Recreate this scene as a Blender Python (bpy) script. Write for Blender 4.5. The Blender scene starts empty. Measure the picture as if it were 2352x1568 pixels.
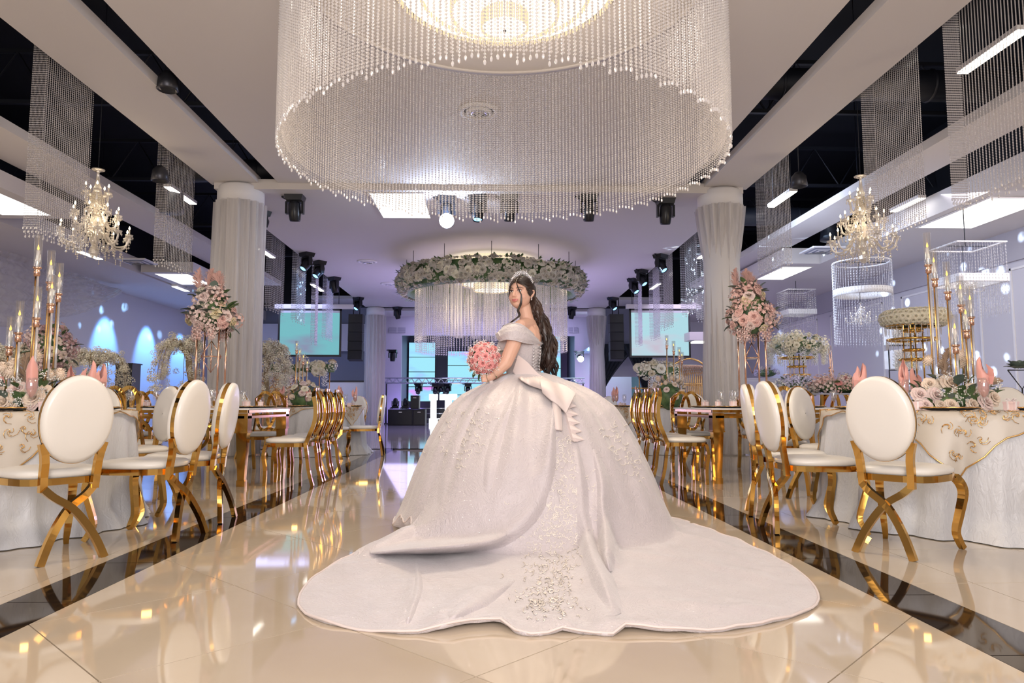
import bpy, math, random
import numpy as np
from mathutils import Vector, Matrix, noise
R = math.radians
PI = math.pi
rnd = random.Random(7)
sc = bpy.context.scene
col = sc.collection

# ------------------------------------------------------------------ camera, world, lights, exposure
CAM = Vector((0, 0, 0.8)); FPX = 1630.0
PITCH = math.atan(144 / FPX); YAW = -math.atan(50 / FPX)
cd = bpy.data.cameras.new('camera'); cam = bpy.data.objects.new('camera', cd); col.objects.link(cam)
cam.location = CAM; cam.rotation_euler = (PI / 2 + PITCH, 0, YAW)
cd.sensor_width = 36; cd.lens = FPX / 2352 * 36; cd.clip_start = 0.05; cd.clip_end = 200
sc.camera = cam
CROT = Matrix.Rotation(YAW, 3, 'Z') @ Matrix.Rotation(PI / 2 + PITCH, 3, 'X')
def ray(px, py): return CROT @ Vector(((px - 1176) / FPX, -(py - 784) / FPX, -1))
def at(px, py, Y):           # the point seen at a photo pixel, at depth Y in the hall
    d = ray(px, py); return CAM + d * (Y / d.y)
def ag(px, py, z=0.0):       # the point seen at a photo pixel, at height z
    d = ray(px, py); return CAM + d * ((z - CAM.z) / d.z)

sc.view_settings.view_transform = 'Standard'; sc.view_settings.look = 'None'
sc.view_settings.gamma = 1; sc.view_settings.use_curve_mapping = False
sc.view_settings.exposure = 0.02
sc.cycles.max_bounces = 6; sc.cycles.diffuse_bounces = 3; sc.cycles.glossy_bounces = 3
sc.cycles.transmission_bounces = 4; sc.cycles.transparent_max_bounces = 14
sc.cycles.caustics_reflective = False; sc.cycles.caustics_refractive = False
sc.cycles.sample_clamp_indirect = 4; sc.cycles.sample_clamp_direct = 0

w = bpy.data.worlds.new('world'); sc.world = w; w.use_nodes = True
w.node_tree.nodes['Background'].inputs[0].default_value = (0.80, 0.76, 0.86, 1)
w.node_tree.nodes['Background'].inputs[1].default_value = 0.62

def light(kind, loc, power, color, target=None, **kw):
    l = bpy.data.lights.new(kind.lower() + '_light', kind); l.energy = power; l.color = color
    o = bpy.data.objects.new(kind.lower() + '_light', l); col.objects.link(o); o.location = loc
    if target is not None:
        o.rotation_euler = (Vector(target) - Vector(loc)).to_track_quat('-Z', 'Y').to_euler()
    for k, v in kw.items(): setattr(l, k, v)
    return o
WARM = (1.0, 0.82, 0.62); NEUT = (1.0, 0.93, 0.88); COOL = (0.55, 0.62, 1.0); VIO = (0.62, 0.45, 1.0); CYAN = (0.25, 0.7, 1.0)
# lamps of the chandeliers
light('AREA', (0.12, 5.45, 3.62), 55, (1, .80, .55), (0.12, 5.45, 0), shape='DISK', size=1.6)
light('POINT', (0.12, 5.5, 3.25), 55, (1, .86, .72), shadow_soft_size=0.35)
light('POINT', (0.0, 16.2, 3.0), 60, (1, .78, .5), shadow_soft_size=0.4)
# added fill lamps, out of view, brightening the front of the hall
light('AREA', (0, -3.2, 3.6), 95, NEUT, (0.2, 5, 0.7), shape='RECTANGLE', size=6, size_y=2.2)
light('AREA', (-3.0, 1.2, 4.15), 42, WARM, (-3.0, 2.6, 0), shape='RECTANGLE', size=1.6, size_y=1.6)
light('AREA', (3.0, 1.2, 4.15), 42, WARM, (3.0, 2.6, 0), shape='RECTANGLE', size=1.6, size_y=1.6)
light('AREA', (0, -1.6, 1.7), 230, NEUT, (0, 3.5, 4.3), shape='RECTANGLE', size=3.5, size_y=1.5)      # added unseen fill, aimed up to brighten the ceiling
light('AREA', (-7.4, 3.0, 2.6), 45, WARM, (-7.2, 8, 4.3), shape='DISK', size=1.5)  # added pair of side fills lifting the dim outer ceilings
light('AREA', (7.4, 3.0, 2.6), 55, WARM, (7.0, 8, 4.3), shape='DISK', size=1.5)
# stage wash
light('AREA', (0, 18.5, 1.2), 120, (.60, .52, 1), (0, 17.5, 4.2), shape='RECTANGLE', size=5, size_y=4)
light('AREA', (0, 21.5, 4.0), 170, VIO, (0, 20, 0), shape='RECTANGLE', size=6, size_y=3)
light('AREA', (-6.5, 22, 3.9), 90, (.5, .55, 1), (-6.5, 22.5, 0), shape='RECTANGLE', size=3, size_y=3)
light('AREA', (6.5, 21, 3.7), 60, (.75, .65, 1), (6.5, 22, 0), shape='RECTANGLE', size=3, size_y=3)
light('POINT', (-3.5, 29.2, 0.6), 30, (.35, .25, 1), shadow_soft_size=.1)
light('POINT', (3.55, 29.2, 0.6), 70, (.62, .35, 1), shadow_soft_size=.1)
light('AREA', (0, 28.5, 4.3), 140, (.55, .5, 1), (0, 29.5, 0), shape='RECTANGLE', size=7, size_y=2)
# side aisles
light('AREA', (-7.6, 9.5, 3.8), 60, NEUT, (-7.6, 9.6, 0), shape='RECTANGLE', size=1.2, size_y=3)
light('AREA', (4.6, 12.5, 3.6), 120, (.62, .74, 1), (9.4, 13.5, 1.6), shape='RECTANGLE', size=1.0, size_y=3)  # added bluish wash to brighten the right wall
light('AREA', (7.6, 9.5, 3.8), 85, (.9, .88, 1), (7.8, 10.5, 0), shape='RECTANGLE', size=1.2, size_y=3)
for yy in (19.2, 21.5, 23.8):      # blue wall washers on the left
    light('SPOT', (-9.35, yy, 3.8), 800, (.12, .38, 1), (-10.3, yy, 2.2), spot_size=R(50), spot_blend=.7, shadow_soft_size=.06)
light('SPOT', (8.9, 22.6, 3.7), 260, (.45, .6, 1), (9.4, 22.7, 2.3), spot_size=R(50), spot_blend=.7, shadow_soft_size=.06)
def mirror_dots(loc, target, power, size, scale, color):      # a dot projector: many small round beams
    o = light('SPOT', loc, power, color, target, spot_size=R(size), spot_blend=.4, shadow_soft_size=0.01)
    l = o.data; l.use_nodes = True; nt = l.node_tree; em = nt.nodes['Emission']
    tc = nt.nodes.new('ShaderNodeTexCoord'); vo = nt.nodes.new('ShaderNodeTexVoronoi'); vo.feature = 'F1'
    vo.inputs['Scale'].default_value = scale
    cr = nt.nodes.new('ShaderNodeValToRGB'); cr.color_ramp.elements[0].position = .12; cr.color_ramp.elements[0].color = (1, 1, 1, 1)
    cr.color_ramp.elements[1].position = .24; cr.color_ramp.elements[1].color = (.01, .01, .02, 1)
    nt.links.new(tc.outputs['Normal'], vo.inputs['Vector']); nt.links.new(vo.outputs['Distance'], cr.inputs[0])
    mu = nt.nodes.new('ShaderNodeMath'); mu.operation = 'MULTIPLY'; mu.inputs[1].default_value = 1.0
    nt.links.new(cr.outputs[0], mu.inputs[0]); nt.links.new(mu.outputs[0], em.inputs['Strength'])
mirror_dots((2.6, 15.6, 3.8), (9.4, 13.5, 2.2), 9000, 62, 15, (.6, .78, 1))
mirror_dots((-3.2, 16.5, 3.8), (-10.3, 19.5, 2.0), 6500, 52, 13, (.3, .6, 1))

# ------------------------------------------------------------------ materials
MATS = {}
def mat(name, color=(.8, .8, .8), rough=.5, metal=0, spec=.5, trans=0, alpha=1, coat=0, sheen=0, emit=None, es=0, sub=0, bump=None, ior=None):
    if name in MATS: return MATS[name]
    m = bpy.data.materials.new(name); m.use_nodes = True; nt = m.node_tree; b = nt.nodes['Principled BSDF']
    b.inputs['Base Color'].default_value = (*color, 1); b.inputs['Roughness'].default_value = rough
    b.inputs['Metallic'].default_value = metal; b.inputs['Specular IOR Level'].default_value = spec
    b.inputs['Transmission Weight'].default_value = trans; b.inputs['Alpha'].default_value = alpha
    b.inputs['Coat Weight'].default_value = coat; b.inputs['Sheen Weight'].default_value = sheen
    b.inputs['Coat Roughness'].default_value = .05
    if ior: b.inputs['IOR'].default_value = ior
    if sub: b.inputs['Subsurface Weight'].default_value = sub; b.inputs['Subsurface Scale'].default_value = .01
    if emit: b.inputs['Emission Color'].default_value = (*emit, 1); b.inputs['Emission Strength'].default_value = es
    if bump:
        s, st, stretch = bump
        tc = nt.nodes.new('ShaderNodeTexCoord'); mp = nt.nodes.new('ShaderNodeMapping'); mp.inputs['Scale'].default_value = stretch
        nz = nt.nodes.new('ShaderNodeTexNoise'); nz.inputs['Scale'].default_value = s; nz.inputs['Detail'].default_value = 4
        bp = nt.nodes.new('ShaderNodeBump'); bp.inputs['Strength'].default_value = st; bp.inputs['Distance'].default_value = .01
        nt.links.new(tc.outputs['Object'], mp.inputs[0]); nt.links.new(mp.outputs[0], nz.inputs['Vector'])
        nt.links.new(nz.outputs[0], bp.inputs['Height']); nt.links.new(bp.outputs[0], b.inputs['Normal'])
    MATS[name] = m; return m
def vary(m, c1, c2, scale, lo=.35, hi=.65, detail=4, stretch=(1, 1, 1)):     # noise between two colours
    nt = m.node_tree; b = nt.nodes['Principled BSDF']
    tc = nt.nodes.new('ShaderNodeTexCoord'); mp = nt.nodes.new('ShaderNodeMapping'); mp.inputs['Scale'].default_value = stretch
    nz = nt.nodes.new('ShaderNodeTexNoise'); nz.inputs['Scale'].default_value = scale; nz.inputs['Detail'].default_value = detail
    cr = nt.nodes.new('ShaderNodeValToRGB'); e = cr.color_ramp.elements
    e[0].position = lo; e[1].position = hi; e[0].color = (*c1, 1); e[1].color = (*c2, 1)
    nt.links.new(tc.outputs['Object'], mp.inputs[0]); nt.links.new(mp.outputs[0], nz.inputs['Vector'])
    nt.links.new(nz.outputs[0], cr.inputs[0]); nt.links.new(cr.outputs[0], b.inputs['Base Color'])
    return m
def see_thru(name, color, amount, gloss_rough=.1, gloss=.2, translucent=False, vary_scale=0):
    """sheer or clear stuff: transparent mixed with a surface"""
    if name in MATS: return MATS[name]
    m = bpy.data.materials.new(name); m.use_nodes = True; nt = m.node_tree
    for n in list(nt.nodes):
        if n.type != 'OUTPUT_MATERIAL': nt.nodes.remove(n)
    out = [n for n in nt.nodes if n.type == 'OUTPUT_MATERIAL'][0]
    tr = nt.nodes.new('ShaderNodeBsdfTransparent'); di = nt.nodes.new('ShaderNodeBsdfTranslucent' if translucent else 'ShaderNodeBsdfDiffuse')
    di.inputs['Color'].default_value = (*color, 1)
    gl = nt.nodes.new('ShaderNodeBsdfGlossy'); gl.inputs['Roughness'].default_value = gloss_rough
    m1 = nt.nodes.new('ShaderNodeMixShader'); m1.inputs[0].default_value = gloss
    nt.links.new(di.outputs[0], m1.inputs[1]); nt.links.new(gl.outputs[0], m1.inputs[2])
    if translucent:
        d2 = nt.nodes.new('ShaderNodeBsdfDiffuse'); d2.inputs['Color'].default_value = (*color, 1)
        m3 = nt.nodes.new('ShaderNodeMixShader'); m3.inputs[0].default_value = .5
        nt.links.new(di.outputs[0], m3.inputs[1]); nt.links.new(d2.outputs[0], m3.inputs[2]); nt.links.new(m3.outputs[0], m1.inputs[1])
    m2 = nt.nodes.new('ShaderNodeMixShader'); m2.inputs[0].default_value = amount
    nt.links.new(tr.outputs[0], m2.inputs[1]); nt.links.new(m1.outputs[0], m2.inputs[2]); nt.links.new(m2.outputs[0], out.inputs[0])
    if vary_scale:
        tc = nt.nodes.new('ShaderNodeTexCoord'); mp = nt.nodes.new('ShaderNodeMapping'); mp.inputs['Scale'].default_value = (1, 1, .06)
        nz = nt.nodes.new('ShaderNodeTexNoise'); nz.inputs['Scale'].default_value = vary_scale; nz.inputs['Detail'].default_value = 3
        mr = nt.nodes.new('ShaderNodeMapRange'); mr.inputs[1].default_value = .35; mr.inputs[2].default_value = .65
        mr.inputs[3].default_value = amount * .55; mr.inputs[4].default_value = min(1, amount * 1.35)
        nt.links.new(tc.outputs['Object'], mp.inputs[0]); nt.links.new(mp.outputs[0], nz.inputs['Vector'])
        nt.links.new(nz.outputs[0], mr.inputs[0]); nt.links.new(mr.outputs[0], m2.inputs[0])
    MATS[name] = m; return m
def glow(name, color, s):
    m = bpy.data.materials.new(name); m.use_nodes = True; nt = m.node_tree
    nt.nodes.remove(nt.nodes['Principled BSDF']); e = nt.nodes.new('ShaderNodeEmission')
    e.inputs[0].default_value = (*color, 1); e.inputs[1].default_value = s
    nt.links.new(e.outputs[0], [n for n in nt.nodes if n.type == 'OUTPUT_MATERIAL'][0].inputs[0]); MATS[name] = m; return m

CEIL = mat('ceiling_paint', (.66, .62, .60), .7)
WALL = mat('wall_paint', (.60, .58, .62), .65)
WHITE = mat('white_paint', (.78, .76, .76), .5)
BLACK = mat('black_paint', (.008, .009, .014), .7)
DUCT = mat('duct_black', (.012, .014, .022), .5)
GREYW = mat('grey_wall', (.20, .21, .27), .6)
TILE = vary(mat('beige_tile', (.60, .50, .38), .045, spec=.6, coat=.3), (.57, .47, .355), (.64, .545, .43), 1.3, .3, .7)
BTILE = mat('black_tile', (.020, .013, .010), .04, spec=.55)
GROUT = mat('grout', (.16, .13, .10), .8)
DANCE = mat('dance_floor', (.62, .60, .68), .06, spec=.6)
GOLD = mat('gold_metal', (.70, .40, .10), .10, 1)
GOLDS = mat('gold_satin', (.80, .50, .20), .25, 1)
ROSEG = mat('rose_gold', (.80, .50, .36), .2, 1)
LEATHER = mat('white_leather', (.82, .79, .74), .33, spec=.5, coat=.15)
CRY = see_thru('crystal', (.95, .93, .97), .55, .08, .55)
CRYW = see_thru('warm_crystal', (1, .90, .76), .6, .1, .5)
BEAD = see_thru('crystal_bead', (1.0, .98, 1.0), .86, .12, .32, True)
BEADW = see_thru('crystal_bead_fine', (1.0, .97, .98), .5, .15, .4, True)
GLASS = see_thru('clear_glass', (.9, .93, 1), .16, .03, .85)
SHEER = see_thru('sheer_drape', (.86, .83, .82), .78, .5, .04, True, 6)
VEILM = see_thru('sheer_swag', (.75, .70, .66), .40, .5, .03, True, 3)
PBLACK = mat('black_plastic', (.012, .013, .017), .3, spec=.4)
SPKB = mat('speaker_black', (.015, .016, .020), .6)
CHROME = mat('chrome', (.75, .77, .82), .15, 1)
FLATL = glow('light_panel', (1, .98, .93), 3.2)
BARL = glow('light_bar', (1, .96, .86), 7)
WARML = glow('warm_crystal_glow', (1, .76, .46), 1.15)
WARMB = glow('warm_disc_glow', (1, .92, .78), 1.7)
FLAME = glow('candle_flame', (1, .58, .10), 3.2)
BULB = glow('bulb', (1, .80, .5), 22)
WAX = mat('candle_wax', (.85, .84, .80), .4, sub=.2)
LENSL = glow('lens_blue', (.22, .55, 1), 3.2)
PINKN = mat('pink_napkin', (.78, .38, .33), .45, sheen=.3, bump=(14, .3, (1, 1, 1)))
PINKB = mat('pink_card', (.88, .66, .64), .5)
LEAF = vary(mat('leaf_green', (.07, .14, .05), .5), (.04, .10, .04), (.14, .22, .08), 12)
LEAFG = mat('leaf_greygreen', (.14, .19, .16), .5)
STEMB = vary(mat('bark', (.2, .14, .08), .8), (.22, .16, .09), (.42, .33, .2), 20)
def petal(name, c1, c2): return vary(mat(name, c1, .55, sheen=.2, sub=.05), c1, c2, 9, .35, .65)
P_PEACH = petal('petal_peach', (.84, .66, .52), (.90, .78, .66))
P_CREAM = petal('petal_cream', (.90, .82, .60), (.94, .90, .78))
P_YELL = petal('petal_yellow', (.88, .70, .40), (.92, .84, .62))
P_PINK = petal('petal_pink', (.80, .46, .42), (.88, .62, .56))
P_BLUSH = petal('petal_blush', (.84, .62, .58), (.90, .76, .72))
P_CORAL = petal('petal_coral', (.86, .26, .28), (.92, .48, .44))
P_WHITE = petal('petal_white', (.84, .83, .80), (.92, .91, .90))
P_IVORY = petal('petal_ivory', (.58, .52, .42), (.74, .69, .60))
P_MAUVE = petal('petal_mauve', (.45, .25, .26), (.66, .42, .42))
PAMPAS = mat('pampas', (.82, .52, .46), .9, sheen=.5)
PAMPT = mat('pampas_tan', (.62, .44, .30), .9, sheen=.5)
def cloth_mat():
    m = mat('crushed_satin', (.66, .67, .71), .34, sheen=.4); nt = m.node_tree; b = nt.nodes['Principled BSDF']
    tc = nt.nodes.new('ShaderNodeTexCoord'); nz = nt.nodes.new('ShaderNodeTexNoise'); nz.inputs['Scale'].default_value = 9
    mp = nt.nodes.new('ShaderNodeMapping'); mp.inputs['Scale'].default_value = (3.4, 3.4, 1.3); mp.inputs['Rotation'].default_value = (.9, .6, 0)
    nz.inputs['Detail'].default_value = 7; nz.inputs['Distortion'].default_value = 1.6
    bp = nt.nodes.new('ShaderNodeBump'); bp.inputs['Strength'].default_value = .55; bp.inputs['Distance'].default_value = .014
    nt.links.new(tc.outputs['Object'], mp.inputs[0]); nt.links.new(mp.outputs[0], nz.inputs['Vector'])
    nt.links.new(nz.outputs[0], bp.inputs['Height']); nt.links.new(bp.outputs[0], b.inputs['Normal']); return m
CLOTH = cloth_mat()
LACE = see_thru('lace_overlay', (.76, .68, .58), .72, .4, .08)
def glitter_mat(name, base, lace):
    """pale glitter tulle: base colour, tiny bright metallic flecks, optional embroidered relief"""
    m = mat(name, base, .42, sheen=.5, spec=.5); nt = m.node_tree; b = nt.nodes['Principled BSDF']
    tc = nt.nodes.new('ShaderNodeTexCoord')
    v = nt.nodes.new('ShaderNodeTexVoronoi'); v.inputs['Scale'].default_value = 130; v.feature = 'F1'
    nt.links.new(tc.outputs['Object'], v.inputs['Vector'])
    gt = nt.nodes.new('ShaderNodeMath'); gt.operation = 'LESS_THAN'; gt.inputs[1].default_value = .2
    nt.links.new(v.outputs['Distance'], gt.inputs[0])
    wn = nt.nodes.new('ShaderNodeSeparateColor'); nt.links.new(v.outputs['Color'], wn.inputs[0])
    g2 = nt.nodes.new('ShaderNodeMath'); g2.operation = 'GREATER_THAN'; g2.inputs[1].default_value = .62
    nt.links.new(wn.outputs[0], g2.inputs[0])
    mu = nt.nodes.new('ShaderNodeMath'); mu.operation = 'MULTIPLY'; nt.links.new(gt.outputs[0], mu.inputs[0]); nt.links.new(g2.outputs[0], mu.inputs[1])
    mm = nt.nodes.new('ShaderNodeMath'); mm.operation = 'MULTIPLY'; mm.inputs[1].default_value = .3; nt.links.new(mu.outputs[0], mm.inputs[0]); nt.links.new(mm.outputs[0], b.inputs['Metallic'])
    mr = nt.nodes.new('ShaderNodeMapRange'); mr.inputs[3].default_value = .45; mr.inputs[4].default_value = .12
    nt.links.new(mu.outputs[0], mr.inputs[0]); nt.links.new(mr.outputs[0], b.inputs['Roughness'])
    mx = nt.nodes.new('ShaderNodeMix'); mx.data_type = 'RGBA'; mx.inputs[6].default_value = (*base, 1); mx.inputs[7].default_value = (1, .97, .95, 1)
    nt.links.new(mu.outputs[0], mx.inputs[0]); nt.links.new(mx.outputs[2], b.inputs['Base Color'])
    # relief: flecks tilted at random + fine weave + embroidery
    nz = nt.nodes.new('ShaderNodeTexNoise'); nz.inputs['Scale'].default_value = 60; nz.inputs['Detail'].default_value = 5
    nt.links.new(tc.outputs['Object'], nz.inputs['Vector'])
    bp = nt.nodes.new('ShaderNodeBump'); bp.inputs['Strength'].default_value = .35; bp.inputs['Distance'].default_value = .006
    nt.links.new(nz.outputs[0], bp.inputs['Height'])
    v2 = nt.nodes.new('ShaderNodeTexVoronoi'); v2.inputs['Scale'].default_value = lace; v2.feature = 'SMOOTH_F1'
    n3 = nt.nodes.new('ShaderNodeTexNoise'); n3.inputs['Scale'].default_value = 7; n3.inputs['Distortion'].default_value = 3; n3.inputs['Detail'].default_value = 6
    nt.links.new(tc.outputs['Object'], n3.inputs['Vector']); nt.links.new(n3.outputs['Color'], v2.inputs['Vector'])
    b2 = nt.nodes.new('ShaderNodeBump'); b2.inputs['Strength'].default_value = .5; b2.inputs['Distance'].default_value = .007
    nt.links.new(v2.outputs['Distance'], b2.inputs['Height']); nt.links.new(bp.outputs[0], b2.inputs['Normal'])
    sb = nt.nodes.new('ShaderNodeVectorMath'); sb.operation = 'SUBTRACT'; sb.inputs[1].default_value = (.5, .5, .5); nt.links.new(v.outputs['Color'], sb.inputs[0])
    sc_ = nt.nodes.new('ShaderNodeVectorMath'); sc_.operation = 'SCALE'; nt.links.new(sb.outputs[0], sc_.inputs[0])
    m3 = nt.nodes.new('ShaderNodeMath'); m3.operation = 'MULTIPLY'; m3.inputs[1].default_value = 1.5; nt.links.new(mu.outputs[0], m3.inputs[0]); nt.links.new(m3.outputs[0], sc_.inputs['Scale'])
    ad = nt.nodes.new('ShaderNodeVectorMath'); nt.links.new(b2.outputs[0], ad.inputs[0]); nt.links.new(sc_.outputs[0], ad.inputs[1])
    nm = nt.nodes.new('ShaderNodeVectorMath'); nm.operation = 'NORMALIZE'; nt.links.new(ad.outputs[0], nm.inputs[0]); nt.links.new(nm.outputs[0], b.inputs['Normal'])
    return m
DRESS = glitter_mat('glitter_tulle', (.60, .545, .565), 9)
TRAINM = DRESS
SATIN = mat('blush_satin', (.74, .64, .62), .5, sheen=.3)
BEADWORK = mat('silver_beadwork', (.86, .84, .86), .3, .55)
EMBR = mat('cream_embroidery', (.86, .80, .74), .35, .1)

# ------------------------------------------------------------------ mesh builder
class MB:
    def __init__(s): s.v = []; s.f = []; s.sm = []
    def add(s, vs, fs, smooth=True, M=None):
        b = len(s.v)
        s.v += [tuple(M @ Vector(p)) for p in vs] if M is not None else [tuple(p) for p in vs]
        s.f += [tuple(i + b for i in f) for f in fs]; s.sm += [smooth] * len(fs); return s
    def box(s, c, d, M=None, taper=1.0):
        x, y, z = d[0] / 2, d[1] / 2, d[2] / 2; cx, cy, cz = c; t = taper
        vs = [(cx - x * t, cy - y * t, cz - z), (cx + x * t, cy - y * t, cz - z), (cx + x * t, cy + y * t, cz - z), (cx - x * t, cy + y * t, cz - z),
              (cx - x, cy - y, cz + z), (cx + x, cy - y, cz + z), (cx + x, cy + y, cz + z), (cx - x, cy + y, cz + z)]
        return s.add(vs, [(3, 2, 1, 0), (4, 5, 6, 7), (0, 1, 5, 4), (1, 2, 6, 5), (2, 3, 7, 6), (3, 0, 4, 7)], False, M)
    def bb(s, x0, x1, y0, y1, z0, z1): return s.box(((x0 + x1) / 2, (y0 + y1) / 2, (z0 + z1) / 2), (x1 - x0, y1 - y0, z1 - z0))
    def lathe(s, prof, n=24, c=(0, 0, 0), M=None, smooth=True, mod=None, closed=False):
        vs = []; fs = []; m = len(prof)
        for i in range(n):
            a = 2 * PI * i / n
            for j, (r, z) in enumerate(prof):
                k = mod(a, j, r, z) if mod else r
                vs.append((c[0] + k * math.cos(a), c[1] + k * math.sin(a), c[2] + z))
        for i in range(n):
            for j in range(m - 1 + (1 if closed else 0)):
                j2 = (j + 1) % m; i2 = (i + 1) % n
                fs.append((i * m + j, i2 * m + j, i2 * m + j2, i * m + j2))
        return s.add(vs, fs, smooth, M)
    def tube(s, pts, r, n=8, cap=True, smooth=True, flat=None, M=None, up=None):
        """round tube along pts; r number or list; flat=(a,b) scales the section's two axes"""
        pts = [Vector(p) for p in pts]; k = len(pts); rs = r if isinstance(r, (list, tuple)) else [r] * k
        vs = []; fs = []; prev = None; fa, fb = flat or (1, 1)
        for i, p in enumerate(pts):
            t = (pts[min(i + 1, k - 1)] - pts[max(i - 1, 0)]).normalized()
            if prev is None:
                ref = Vector(up) if up is not None else (Vector((0, 0, 1)) if abs(t.z) < .9 else Vector((1, 0, 0)))
                u = ref - t * ref.dot(t); u.normalize()
            else: u = prev - t * prev.dot(t); u.normalize()
            prev = u; q = t.cross(u)
            for j in range(n):
                a = 2 * PI * j / n; vs.append(p + u * (math.cos(a) * rs[i] * fa) + q * (math.sin(a) * rs[i] * fb))
        for i in range(k - 1):
            for j in range(n): fs.append((i * n + j, i * n + (j + 1) % n, (i + 1) * n + (j + 1) % n, (i + 1) * n + j))
        if cap: fs.append(tuple(range(n))[::-1]); fs.append(tuple((k - 1) * n + j for j in range(n)))
        return s.add(vs, fs, smooth, M)
    def strap(s, pts, wvec, w, t, M=None, closed=False):
        """rectangular bar along pts: width w along wvec, thickness t across"""
        pts = [Vector(p) for p in pts]; k = len(pts); W = Vector(wvec).normalized(); vs = []; fs = []
        ws = w if isinstance(w, (list, tuple)) else [w] * k
        for i, p in enumerate(pts):
            a = pts[(i + 1) % k] if closed else pts[min(i + 1, k - 1)]; b = pts[(i - 1) % k] if closed else pts[max(i - 1, 0)]
            T = (a - b).normalized(); N = T.cross(W).normalized()
            h = W * (ws[i] / 2); g = N * (t / 2); vs += [p - h - g, p + h - g, p + h + g, p - h + g]
        for i in range(k if closed else k - 1):
            i2 = (i + 1) % k
            for j in range(4): fs.append((i * 4 + j, i * 4 + (j + 1) % 4, i2 * 4 + (j + 1) % 4, i2 * 4 + j))
        if not closed: fs.append((3, 2, 1, 0)); fs.append(tuple((k - 1) * 4 + j for j in range(4)))
        return s.add(vs, fs, False, M)
    def ball(s, c, r, n=8, m=5, M=None, smooth=True):
        rr = r if isinstance(r, (list, tuple)) else (r, r, r); vs = [(c[0], c[1], c[2] - rr[2])]; fs = []
        for j in range(1, m):
            a = PI * j / m
            for i in range(n):
                b = 2 * PI * i / n; vs.append((c[0] + rr[0] * math.sin(a) * math.cos(b), c[1] + rr[1] * math.sin(a) * math.sin(b), c[2] - rr[2] * math.cos(a)))
        vs.append((c[0], c[1], c[2] + rr[2])); L = len(vs) - 1
        for i in range(n):
            fs.append((0, 1 + (i + 1) % n, 1 + i)); fs.append((L, L - n + i, L - n + (i + 1) % n))
            for j in range(m - 2): fs.append((1 + j * n + i, 1 + j * n + (i + 1) % n, 1 + (j + 1) * n + (i + 1) % n, 1 + (j + 1) * n + i))
        return s.add(vs, fs, smooth, M)
    def octa(s, c, r, h):
        x, y, z = c
        return s.add([(x, y, z - h), (x + r, y, z), (x, y + r, z), (x - r, y, z), (x, y - r, z), (x, y, z + h)],
                     [(0, 2, 1), (0, 3, 2), (0, 4, 3), (0, 1, 4), (5, 1, 2), (5, 2, 3), (5, 3, 4), (5, 4, 1)], False)
    def mesh(s, name, m):
        me = bpy.data.meshes.new(name); me.from_pydata(s.v, [], s.f); me.polygons.foreach_set('use_smooth', s.sm)
        if m: me.materials.append(m)
        me.update(); return me
    def build(s, name, m, parent=None):
        o = bpy.data.objects.new(name, s.mesh(name, m)); col.objects.link(o); o.parent = parent; return o
def tag(o, label=None, cat=None, group=None, kind=None):
    for k, v in (('label', label), ('category', cat), ('group', group), ('kind', kind)):
        if v: o[k] = v
    return o
def empty(name, loc=(0, 0, 0), rz=0, label=None, cat=None, group=None):
    o = bpy.data.objects.new(name, None); col.objects.link(o); o.location = loc; o.rotation_euler = (0, 0, rz); o.empty_display_size = .1
    return tag(o, label, cat, group)
def inst(src, name=None, parent=None, loc=None, rot=None, scale=None):
    c = src.copy(); col.objects.link(c); c.parent = parent
    if name: c.name = name
    if loc is not None: c.location = loc
    if rot is not None: c.rotation_euler = rot
    if scale is not None: c.scale = scale if isinstance(scale, (tuple, list)) else (scale,) * 3
    return c
def mobj(me, name, parent=None, loc=(0, 0, 0), rot=(0, 0, 0), scale=1):
    o = bpy.data.objects.new(name, me); col.objects.link(o); o.parent = parent; o.location = loc; o.rotation_euler = rot
    o.scale = scale if isinstance(scale, (tuple, list)) else (scale,) * 3
    return o
def dup(o, parent=None, loc=None, rz=None, label=None, group=None):
    c = o.copy(); col.objects.link(c); c.parent = parent
    if loc is not None: c.location = loc
    if rz is not None: c.rotation_euler = (0, 0, rz)
    if label: c['label'] = label
    if group: c['group'] = group
    for ch in list(o.children): dup(ch, c)
    return c
def struct(name, mb, m): return tag(mb.build(name, m), kind='structure')
def bez(p, n=8):
    """smooth curve through points p (Catmull-Rom)"""
    p = [Vector(q) for q in p]; out = []
    for i in range(len(p) - 1):
        a = p[max(i - 1, 0)]; b = p[i]; c = p[i + 1]; d = p[min(i + 2, len(p) - 1)]
        for k in range(n):
            t = k / n; out.append(.5 * ((2 * b) + (c - a) * t + (2 * a - 5 * b + 4 * c - d) * t * t + (3 * b - a - 3 * c + d) * t ** 3))
    out.append(p[-1]); return out
# ------------------------------------------------------------------ the setting
XL, XR, YB, YF = -10.3, 9.4, 26.5, -4.0
def slab(name, m, *b): return struct(name, MB().bb(*b), m)
fl = slab('floor', GROUT, XL, XR, YF, 34, -.12, -.012)
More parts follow.
